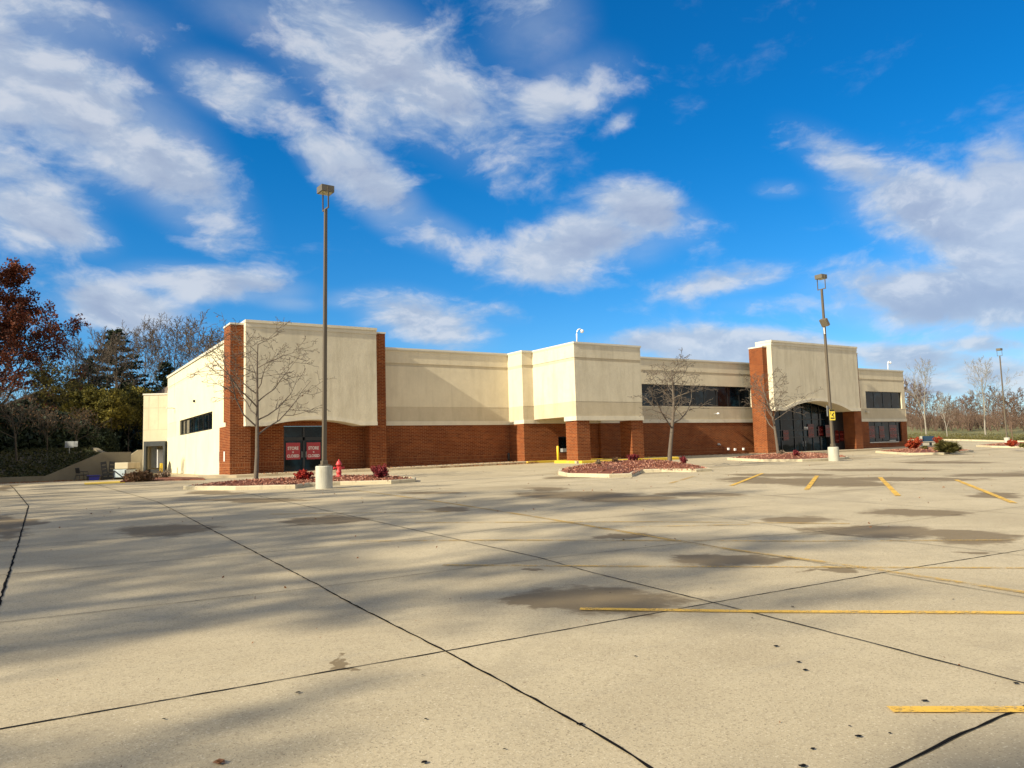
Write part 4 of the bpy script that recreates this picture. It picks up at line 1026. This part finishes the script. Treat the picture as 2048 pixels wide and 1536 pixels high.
for sx_ in (-1, 1):
    for sy_ in (-1, 1): MB().tube([(.2*sx_, .18*sy_, .3), (.26*sx_, .22*sy_, 0)], .018, 5).build('leg', 'black_metal', chr_)
MB().tube([(-.22, -.22, .5), (.2, -.24, .48), (.24, -.24, .3)], .018, 5).tube([(-.22, .22, .5), (.2, .24, .48), (.24, .24, .3)], .018, 5).build('armrest', 'black_metal', chr_)
q = atY(187, 959, 47.6); bb = MB().prism([(-.24, 0), (.24, 0), (.29, .26), (-.29, .26)], 'y', -.2, .2); bb.box(-.31, .31, -.22, .22, .24, .28)
o = bb.build('storage_bin', 'blue_plastic', bevel=.01); o.location = (q.x, q.y, G(q.x, q.y)); tag(o, 'blue plastic bin on the ground by the retaining wall', 'bin')
q = atY(213, 957, 47.7); pl = MB()
for i, a in enumerate((-8, 4)):
    M0 = Matrix.Translation((i*.35-.1, .1*i, .5)) @ Matrix.Rotation(rad(a), 4, 'Y')
    for k in range(5): pl.xbox(M0 @ Matrix.Translation((0, 0, -.42+.21*k)), .28, .03, .15)
    for s in (-.12, .12): pl.xbox(M0 @ Matrix.Translation((s, .05, 0)), .05, .08, 1.0)
for k in range(4): pl.xbox(Matrix.Translation((-.55+.01*k, -.3+.2*k, .22)), .9, .12, .03)
pl.xbox(Matrix.Translation((-.9, 0, .1)), .06, .7, .22).xbox(Matrix.Translation((-.2, 0, .1)), .06, .7, .22)
o = pl.build('pallet_stack', 'black_plastic'); o.location = (q.x, q.y, G(q.x, q.y)); tag(o, 'dark pallets leaning together beside the compactor', 'pallets')
q = atY(138.5, 889, 56); z0 = hillz(q.x, 56)
sg = empty('bank_sign', (q.x, 56, z0), 'pale rectangular sign on a thin post on the dark bank', 'sign', None, rad(-25))
MB().tube([(0, .03, 0), (0, .03, q.z-z0)], .025, 5).build('post', 'grey_metal', sg); MB().box(-.26, .26, 0, .02, q.z-z0-.2, q.z-z0+.2).build('sign_plate', 'grey_metal', sg)
q = atY(151, 888, 57); z0 = hillz(q.x, 57)
sg = empty('bank_sign', (q.x, 57, z0), 'smaller pale sign right of the rectangular one on the dark bank', 'sign', None, rad(-25))
MB().tube([(0, .03, 0), (0, .03, q.z-z0)], .02, 5).build('post', 'black_metal', sg); MB().box(-.13, .13, 0, .02, q.z-z0-.18, q.z-z0+.18).build('sign_plate', 'grey_metal', sg)

# ---------------------------------------------------------------- trees on the left
OG = None
b, tips = bare(15.5, 5, levels=5, r0=.30, n=[24, 9, 5, 3], ang=[(35, 62), (30, 55), (30, 60), (30, 70)], up=[.01, .07, .04, .02, 0], rmin=.014, len=[.50, .46, .45, .5], tr=.95, **{'from_': 0})
lf = MB(); rn = random.Random(3)
for t in tips:
    if rn.random() < .9: cards(lf, t, 4 if t.z < 8 else 5, .40, .22, 1.2, rnd=rn)
oak_w, oak_l = b, lf
oak = tree('oak_tree', (-2.3, 74, .6), b, 'bark_dark', 'tall oak holding rust red leaves at the left edge', None, lf, 'oak_leaf')
oak.scale = (.93,)*3
# pine
def conifer(H, seed, w=.32, n=44, low=.12, size=.5):
    rn = random.Random(seed); b = MB(); l = MB(); b.tube([(0, 0, -.3), (.1, 0, H*.5), (0, .1, H)], [H*.02, H*.012, .02], 6, cap=False)
    for i in range(n):
        t = low+(1-low)*i/n; z = H*t; L = H*w*(1-t)**.75*rn.uniform(.6, 1.15)+.3
        for k in range(4):
            a = rn.random()*6.28; d = Vector((math.cos(a), math.sin(a), rn.uniform(-.05, .35))); p0 = Vector((0, 0, z)); p1 = p0+d*L*.5+Vector((0, 0, -.02*L)); p2 = p0+d*L
            b.tube([p0, p1, p2], [.04, .025, .012], 3, cap=False)
            for j in range(int(5+L*4)):
                q = p0.lerp(p2, rn.uniform(.25, 1.05)); cards(l, q, 4, size*.8, size, .7, .3, rn, .5)
    return b, l
pw_, pl_ = conifer(13.5, 8, .42, 40, .15, .42)
q = atY(232, 700, 92); tree('pine_tree', (q.x, 92, 1.0), pw_, 'bark_dark', 'dark open crowned pine behind the shrubs, left of the store roofline', None, pl_, 'pine_leaf')
pines = [S.objects[-1]]
pine0 = [o for o in S.collection.objects if o.name.startswith('pine_tree')][0]
def dup(src, loc, rz, sc, label, group=None):
    c = copy_tree(src); c.location = loc; c.rotation_euler = (0, 0, rz); c.scale = (sc,)*3; c['label'] = label
    if group: c['group'] = group
    return c
q = atY(330, 800, 98); dup(pine0, (q.x, 98, .5), 2., .84, 'shorter dark pine half hidden behind the store roofline')
q = atY(175, 800, 84); dup(pine0, (q.x, 84, .5), 4., .72, 'dark pine between the oak and the taller pine')
# bare background trees, left
b, t_ = bare(15, 21, levels=5, r0=.16, rmin=.022, k=[6, 4, 3, 3, 3], n=[13, 7, 5, 3], ang=[(25, 50), (25, 45), (25, 50), (25, 55)], up=[.02, .09, .07, .05, .03], len=[.5, .5, .5, .5], kink=[.04, .08, .09, .1, .1])
BG = 'leafless trees behind the store and shrubs'
bt1 = tree('bare_tree', (0, 0, 0), b, 'bark_mid', 'x', BG)
b, t_ = bare(14, 22, levels=5, r0=.15, rmin=.022, k=[6, 4, 3, 3, 3], n=[10, 8, 5, 3], ang=[(20, 42), (25, 45), (25, 50), (25, 55)], up=[.02, .08, .07, .05, .03], len=[.62, .5, .5, .5], kink=[.04, .08, .09, .1, .1]); 
bt2 = tree('bare_tree', (0, 0, 0), b, 'bark_mid', 'x', BG)
def place_bg(src, first, px, top, Y, base, rz, label, H):
    q = atY(px, top, Y); sc = (q.z-base)/H
    if first: src.location = (q.x, Y, base); src.scale = (sc,)*3; src.rotation_euler.z = rz; src['label'] = label; return src
    return dup(src, (q.x, Y, base), rz, sc, label)
place_bg(bt1, 1, 350, 628, 100, .8, 0, 'leafless tree fanning up above the store roofline, centre of its row', 17)
place_bg(bt2, 1, 395, 640, 108, .8, 1, 'leafless tree above the store roofline nearest the brick pier', 16)
place_bg(bt2, 0, 300, 640, 96, .8, 2.2, 'leafless tree just right of the tall pine', 16)
place_bg(bt1, 0, 235, 650, 88, .8, 3.1, 'leafless tree mingled with the tall pine', 17)
place_bg(bt2, 0, 190, 665, 80, .8, 4.1, 'leafless tree left of the tall pine, beside the red oak', 16)
place_bg(bt1, 0, 425, 660, 115, .8, 4.4, 'lowest leafless tree by the side of the brick pier', 17)
# olive shrubs/small trees
def bushtree(H, w, seed, n, size, cover=1.):
    b, tips = bare(H, seed, levels=4, r0=.07, rmin=.012, n=[12, 7, 5], k=[5, 4, 3, 3], ang=[(30, 65), (30, 60), (30, 60)], up=[.01, .08, .04, 0], len=[.62*w, .5, .5], **{})
    l = MB(); rn = random.Random(seed)
    for t in tips:
        if rn.random() < cover: cards(l, t, n, .42, size, .8, .2, rn, .6)
    return b, l
SG = 'olive leaved small trees on the wooded bank'
b, l = bushtree(5.2, 1.15, 71, 9, .24); ol0 = tree('olive_shrub_tree', (6.2, 66, .9), b, 'bark_dark', 'x', SG, l, 'olive_leaf')
b, l = bushtree(6, 1., 72, 4, .22, .8); gd0 = tree('golden_shrub_tree', (0, 0, 0), b, 'bark_dark', 'golden leaved small tree beside the red oak', SG, l, 'gold_leaf')
q = atY(118, 860, 72); gd0.location = (q.x, 72, 1.4); gd0.scale = (.98,)*3
k = 0
for (px, Y, base, sc, rz) in ((256, 75, .4, .92, 0), (220, 70, .5, .86, 1.1), (182, 70, .9, .85, 2.3), (268, 84, .8, 1.08, 3.), (236, 84, .9, 1.0, 4.), (150, 80, 1.2, 1.0, 5.)):
    q = atY(px, 900, Y)
    lab = ['dense olive bush tree touching the dock annex', 'olive bush tree above the high end of the retaining wall', 'olive bush tree above the sloping part of the retaining wall', 'taller olive tree behind the one touching the annex', 'olive tree in the middle of the clump behind the wall', 'olive tree behind the two small bank signs'][k]
    if k == 0: ol0.location = (q.x, Y, base); ol0.scale = (sc,)*3; ol0['label'] = lab
    else: dup(ol0, (q.x, Y, base), rz, sc, lab)
    k += 1
b, l = bushtree(3.6, 1.1, 73, 1, .16, .3); br0 = tree('bare_shrub_tree', (0, 0, 0), b, 'bark_dark', 'tangled leafless shrub under the red oak, nearest the left edge', 'leafless shrubs under the oak', l, 'brown_leaf')
q = atY(35, 870, 53); br0.location = (q.x, 53, .4)
for (px, Y, rz, lab) in ((95, 58, 1., 'tangled leafless shrub right of the oak trunk'), (-10, 60, 2., 'tangled leafless shrub behind the oak trunk'), (150, 58, 3, 'tangled leafless shrub below the golden tree'), (60, 66, 4, 'tangled leafless shrub farthest back between oak and golden tree')):
    q = atY(px, 870, Y); dup(br0, (q.x, Y, .7), rz, .72, lab)
# dense evergreen hedge that keeps the bank dark
HG = 'dense dark evergreens on the bank'
rn = random.Random(14)
def dense(H, w, seed):
    rn = random.Random(seed); b = MB().tube([(0, 0, -.2), (0, 0, H)], [.12, .02], 5, cap=False); l = MB()
    for _ in range(2600):
        z = rn.random()*H; r = w*(1-(z/H)**2)**.5*rn.uniform(.4, 1); a = rn.random()*6.28
        cards(l, Vector((math.cos(a)*r, math.sin(a)*r, z)), 1, .1, .42, .7, 0, rn)
    return b, l
b, l = dense(3.2, 2.0, 5); dn0 = tree('evergreen_shrub', (0, 0, 0), b, 'bark_dark', 'x', HG, l, 'pine_leaf')
first = True
for (px, Y, rz, sc, lab) in ((20, 62, 0, 1., 'dark evergreen shrub under the oak at the left edge'), (70, 63, 1, .95, 'dark evergreen shrub just right of the oak trunk'), (115, 64, 2, .9, 'dark evergreen shrub behind the pale bank sign'), (160, 64, 3, .75, 'dark evergreen shrub right of the smaller bank sign'), (205, 70, 4, .6, 'dark evergreen shrub above the top end of the sloping wall'), (-30, 60, 5, 1.1, 'dark evergreen shrub outside the left edge'), (262, 84, 2.5, 1.9, 'big dark evergreen filling the gap left of the dock annex'), (225, 80, 4.4, 1.6, 'dark evergreen deep behind the olive bush trees'), (80, 80, 1.4, 1.5, 'dark evergreen deep behind the golden tree'), (150, 84, 5.1, 1.6, 'dark evergreen deep behind the bank signs'), (45, 68, 5.5, 1.2, 'taller dark evergreen shrub in the gap behind the leftmost shrubs')):
    q = atY(px, 900, Y); z = hillz(q.x, Y)-.2 if q.x < 3.6 else .9
    if first: dn0.location = (q.x, Y, z); dn0['label'] = lab; first = False
    else: dup(dn0, (q.x, Y, z), rz, sc, lab)
for k, y in enumerate((50, 54, 58, 62, 66, 70, 75)):
    dup(dn0, (-10.5-(k % 2)*1.6, y, -.8), k*1.3, 2.9, 'large dark evergreen on the bank outside the left edge of the picture', 'evergreens outside the left edge')
# pale house glimpsed through the shrubs
q = atY(80, 850, 100); hs_ = empty('house', (q.x, 100, 3.2), 'pale house glimpsed through the shrubs behind the bank', 'house')
MB().box(-4, 4.5, 0, 6, -1, 3.0).build('wall', 'house_wall', hs_); MB().prism([(-4.4, 3.0), (4.9, 3.0), (.2, 5.2)], 'y', -.4, 6.4).build('roof', 'roof_brown', hs_)
MB().box(-1.6, -.6, -.05, 0, .8, 2.0).build('window', 'dark_glass', hs_)

# ---------------------------------------------------------------- off to the left: the trees that throw the long shadows over the lot
ob = MB(); 
b, tips = bare(13, 91, levels=5, r0=.2, rmin=.02, n=[13, 7, 5, 3], k=[6, 4, 3, 3, 3], ang=[(30, 60), (30, 55), (30, 60), (30, 60)], len=[.46, .5, .5, .5])
lf = MB(); rn = random.Random(9)
for t in tips:
    if rn.random() < .42: cards(lf, t, 1, .2, .24, 1, rnd=rn)
sh0 = tree('roadside_tree', (-21, 4.5, -1.6), b, 'bark_mid', 'tree with few leaves left, standing left of the lot outside the picture', 'trees left of the lot outside the picture', lf, 'brown_leaf')
sh0.scale = (.92,)*3
for (x, y, rz, sc) in ((-24, 9, 1, 1.45), (-27, 14.5, 2, 1.65), (-24, 20, 3, 1.35), (-28, 26, 4, 1.4), (-27, -3.5, 2.5, 1.3), (-24, -.5, 4.2, 1.0), (-30, 11.5, 3.7, 1.6), (-16, 37, 4.4, 1.), (-20, 45, 5.4, 1.05)):
    dup(sh0, (x, y, G(0, y)), rz, sc, sh0['label'])
for (x, y, rz, sc) in ((-15, 55, 0, .75), (-12, 60, 1, .7), (-16, 66, 2, .8), (-11, 51, 3, .6), (-14, 72, 4, .8), (-10, 66, 5, .6)):
    dup(pine0, (x, y, -1.), rz, sc, 'pine on the bank outside the left edge of the picture', 'pines outside the left edge')

# ================================================================ RIGHT SIDE BEYOND THE LOT
KP = [(100, 76), (104.5, 68), (108, 62.5), (112, 57), (115.5, 52.5), (119, 47), (123, 38), (127, 25), (129, 5)]
kerb('far_kerb', [(x, y) for x, y in reversed(KP)], .25, .2, 'kerb_concrete', 'pale kerb edging the lot at the far right before the grass', 'kerb')
fb = MB(); fac = [1.0, 1.12, 1.3, 1.6, 2.1, 3.2, 6.]; dz = [.1, 1.0, 2.1, 3.2, 4.6, 6.5, 9.]
KP2 = [(60, 78.5), (80, 77.5)]+KP
for (x, y) in KP2:
    for f, z in zip(fac, dz): fb.v.append((x*f, y*f+(.3 if f == 1 else 0), G(x, y)+z))
nf = len(fac)
for i in range(len(KP2)-1):
    for j in range(nf-1): a = i*nf+j; fb.f.append((a, a+nf, a+nf+1, a+1))
o = fixnormals(fb.build('grass_field', 'field_grass', smooth=True, kind='structure'))
def fieldz(px, f):
    """point on the field along the bearing of pixel px at distance factor f"""
    d = ray(px, 880); best = None
    for i in range(len(KP2)-1):
        (xa, ya), (xb, yb) = KP2[i], KP2[i+1]; den = d.x*(yb-ya)-d.y*(xb-xa)
        if abs(den) < 1e-9: continue
        t = (xa*(yb-ya)-ya*(xb-xa))/den; s = ((d.x*t-xa)*(xb-xa)+(d.y*t-ya)*(yb-ya))/((xb-xa)**2+(yb-ya)**2)
        if t > 0 and -.001 <= s <= 1.001: best = (d.x*t, d.y*t, i, s)
    x, y = best[0], best[1]
    return Vector((x*f, y*f, G(x, y)+interp(f, fac, dz)))
RGp = 'leafless trees beyond the far kerb'
b, t_ = bare(14, 33, from_=0, levels=5, r0=.17, rmin=.016, k=[6, 4, 3, 3, 3], n=[9, 7, 5, 3], ang=[(18, 40), (22, 42), (25, 45), (25, 50)], up=[.02, .07, .06, .05, .03], len=[.58, .5, .5, .5], kink=[.04, .08, .09, .1, .1])
wt0 = tree('white_trunk_tree', (0, 0, 0), b, 'bark_white', 'x', RGp)
def placeR(src, first, px, top, f, rz, label, H):
    p = fieldz(px, f); d = p.dot(cF); q = ray(px, top)*(p.length/ray(px, top).length); sc = (q.z-p.z)/H
    if first: src.location = p; src.scale = (sc,)*3; src.rotation_euler.z = rz; src['label'] = label; return src
    return dup(src, p, rz, sc, label)
placeR(wt0, 1, 1853, 745, 1.10, 0, 'pale trunked leafless tree behind the bench, left of the two pale ones', 12.8)
placeR(wt0, 0, 1972, 742, 1.10, 2.4, 'pale trunked leafless tree with forked white limbs near the farthest pole', 12.8)
placeR(wt0, 0, 1895, 800, 1.06, 4.4, 'small pale leaning leafless tree above the juniper', 12.8)
b, t_ = bare(12, 34, from_=0, levels=5, r0=.14, rmin=.035, k=[5, 4, 3, 3, 3], n=[12, 7, 5, 3], ang=[(30, 60), (25, 50), (25, 50), (25, 55)], up=[.02, .06, .05, .04, .03], len=[.5, .5, .5, .5], kink=[.04, .09, .1, .12, .12])
dk0 = tree('bare_tree', (0, 0, 0), b, 'bark_brown', 'x', RGp)
labs = ['brown leafless tree closest to the store end wall', 'brown leafless tree right of the one by the store end', 'brown leafless tree between the store end and the first pale tree', 'brown leafless tree just right of the first pale tree', 'brown leafless tree above the juniper shrub', 'brown leafless tree left of the forked pale tree', 'brown leafless tree behind the forked pale tree', 'brown leafless tree just left of the farthest pole', 'brown leafless tree right of the farthest pole', 'brown leafless tree cut by the right edge', 'brown leafless tree low on the skyline above the far roofs', 'brown leafless tree on the skyline between the pale trees', 'brown leafless tree on the skyline behind the farthest pole']
for i, (px, top, f, rz) in enumerate(((1822, 770, 1.3, 0), (1836, 778, 1.5, 1), (1845, 792, 1.2, 2), (1880, 792, 1.4, 3), (1905, 800, 1.3, 4), (1938, 798, 1.25, 5), (1955, 790, 1.45, 6), (1990, 782, 1.3, .6), (2022, 795, 1.2, 1.6), (2044, 786, 1.35, 2.6), (1915, 812, 1.9, 3.6), (1940, 800, 1.8, 4.6), (2000, 795, 1.9, 5.6))):
    placeR(dk0, i == 0, px, top, f, rz, labs[i], 11)
# young twiggy tree near farthest pole
placeR(dk0, 0, 2026, 806, .995, 3.3, 'small twiggy tree standing just behind the farthest pole base', 11)
# thicket: brush that reads as one mass
th = MB(); tw = MB(); rn = random.Random(77)
for _ in range(260):
    px = rn.uniform(1806, 2090); f = rn.uniform(1.2, 1.9); p = fieldz(px, f); h = rn.uniform(1.6, 4.)*(1.7 if f > 1.6 else 1)
    for k in range(9):
        a = rn.random()*6.28; t = Vector((math.cos(a), math.sin(a), 0))*rn.uniform(.3, 1.5)+Vector((0, 0, h*rn.uniform(.6, 1)))
        m_ = t*.5+Vector((rn.gauss(0, .15), rn.gauss(0, .15), .2)); tw.tube([p, p+m_, p+t], [.035, .025, .018], 3, cap=False)
        for j in range(2):
            q = p+t*rn.uniform(.4, 1); tw.tube([q, q+Vector((rn.gauss(0, .5), rn.gauss(0, .5), rn.uniform(.1, .8)))], [.02, .014], 3, cap=False)
    if rn.random() < .8: cards(th, p+Vector((0, 0, h*.5)), 16, h*.42, .28, .9, rnd=rn)
o = tw.build('brush_thicket', 'bark_brown'); tag(o, 'brown tangle of leafless brush beyond the far kerb', 'brush', kind='stuff')
o = th.build('brush_foliage', 'thicket_leaf', o)
gm = MB()
for _ in range(7000):
    px = rn.uniform(1806, 2090); f = 1.004+rn.random()**2*.12; p = fieldz(px, f); cards(gm, p+Vector((0, 0, rn.random()*.25)), 1, .15, .22, .5, rnd=rn)
tag(gm.build('tall_weeds', 'juniper_leaf'), 'tall olive weeds growing along the far kerb', 'weeds', kind='stuff')
# far houses
def house(px, f, w, d, h, rh, label, zoff=0):
    p = fieldz(px, f); p.z += zoff; e = empty('house', p, label, 'house', 'houses beyond the trees', -YAW-rad(20))
    MB().box(-w/2, w/2, 0, d, -1, h).build('wall', 'house_wall', e)
    MB().prism([(-w/2-.4, h), (w/2+.4, h), (0, h+rh)], 'y', -.4, d+.4).build('roof', 'roof_brown', e)
    MB().box(-w*.3, -w*.15, -.06, 0, h*.35, h*.7).build('window', 'dark_glass', e); MB().box(w*.12, w*.27, -.06, 0, h*.35, h*.7).build('window', 'dark_glass', e)
house(1910, 2.1, 13, 9, 3.2, 3.2, 'house with a brown gable roof between the two pale trees', -2.4)
house(1818, 2.3, 12, 9, 3.2, 3, 'house roof showing right beside the store end wall', -2.4)
house(1962, 2.6, 12, 9, 3.2, 3, 'brown house farthest back behind the forked pale tree', -2.4)
# bench with dark back panel
p = og(1857, 893); p = Vector((74.5, 40.2, 0)); q_ = ray(1857, 893); p = q_*(84/q_.dot(cF)); gz = G(p.x, p.y)
e = empty('bench', (p.x, p.y, min(p.z, gz+.2)), 'bench with a dark panelled backrest between the orange shrub and the juniper', 'bench', None, -YAW-rad(6))
if p.z < gz: e.location.z = gz
MB().box(-.62, .72, .1, .16, .55, 1.15).build('backrest', 'navy_panel', e, bevel=.01)
MB().box(-.5, .9, -.35, .08, .42, .48).build('seat', 'black_metal', e)
MB().box(-.78, -.62, -.1, .2, 0, 1.17).build('end_post', 'base_concrete', e)
MB().box(.15, .25, -.3, .1, 0, .42).box(.8, .9, -.3, .1, 0, .42).build('leg', 'black_metal', e)
MB().box(-.75, 1.4, -.5, .3, -.05, .12).build('bench_plinth', 'kerb_concrete', e)

# leaf litter on walks and lot: real small leaves
rn = random.Random(99); lt = MB()
def scatter(n, x0, x1, y0, y1, dz, size):
    for _ in range(n):
        x = rn.uniform(x0, x1); y = rn.uniform(y0, y1); cards(lt, Vector((x, y, G(x, y)+dz)), 1, 0, size, 1, .2, rn)
scatter(260, 18, 28, 41.4, 44.3, .15, .10); scatter(500, 20, 28, 41.0, 41.6, .05, .12); scatter(160, 10, 18, 41.2, 43, .15, .09); scatter(600, 37, 50, 40.4, 41.9, .16, .12)
scatter(60, 0, 14, 8, 27, .01, .05); scatter(150, 14, 60, 10, 36, .01, .07); scatter(30, 0, 6, 1.2, 8, .008, .02)
scatter(500, -6, 4, 47.6, 48.5, .02, .12)
tag(lt.build('leaf_litter', 'leaf_dry'), 'scattered dry brown leaves over the concrete and along the kerbs', 'leaf litter', kind='stuff')
# dark gum and oil spots on the near slabs
sp = MB()
for i in range(14):
    px, py = rn.uniform(60, 2040), rn.uniform(1120, 1520); v = og(px, py); r = rn.uniform(.006, .02); n0 = len(sp.v); K = 9
    for k in range(K): a = 6.283*k/K; rr_ = r*rn.uniform(.6, 1.2); sp.v.append((v.x+rr_*math.cos(a), v.y+rr_*.7*math.sin(a), G(v.x, v.y)+.0085))
    sp.f.append(tuple(n0+k for k in range(K)))
for (px, py) in ((1552,1294),(1597,1326),(1611,1342),(1585,1215),(1850,1404),(1606,1535),(597,1387),(1717,1475),(1160,1451),(2032,1369),(848,1528)):
    v = og(px, py); n0 = len(sp.v); K = 9
    for k in range(K): a = 6.283*k/K; rr_ = .022*rn.uniform(.6, 1.2); sp.v.append((v.x+rr_*math.cos(a), v.y+rr_*.8*math.sin(a), G(v.x, v.y)+.0105))
    sp.f.append(tuple(n0+k for k in range(K)))
tag(sp.build('pavement_spots', 'joint_black'), 'small dark gum spots on the concrete', 'spots', kind='stuff')
v = og(440, 1528); o = MB(); [cards(o, Vector((0, 0, .012+.004*q)), 1, .012, .06, 1.3, .0, rn) for q in range(5)]; o.v = [(x, y, abs(z)*.35+.008) for x, y, z in o.v]
o = o.build('fallen_leaf', 'leaf_dry'); o.location = (v.x, v.y, G(v.x, v.y)); tag(o, 'curled brown oak leaf lying at the bottom edge of the picture', 'leaf')
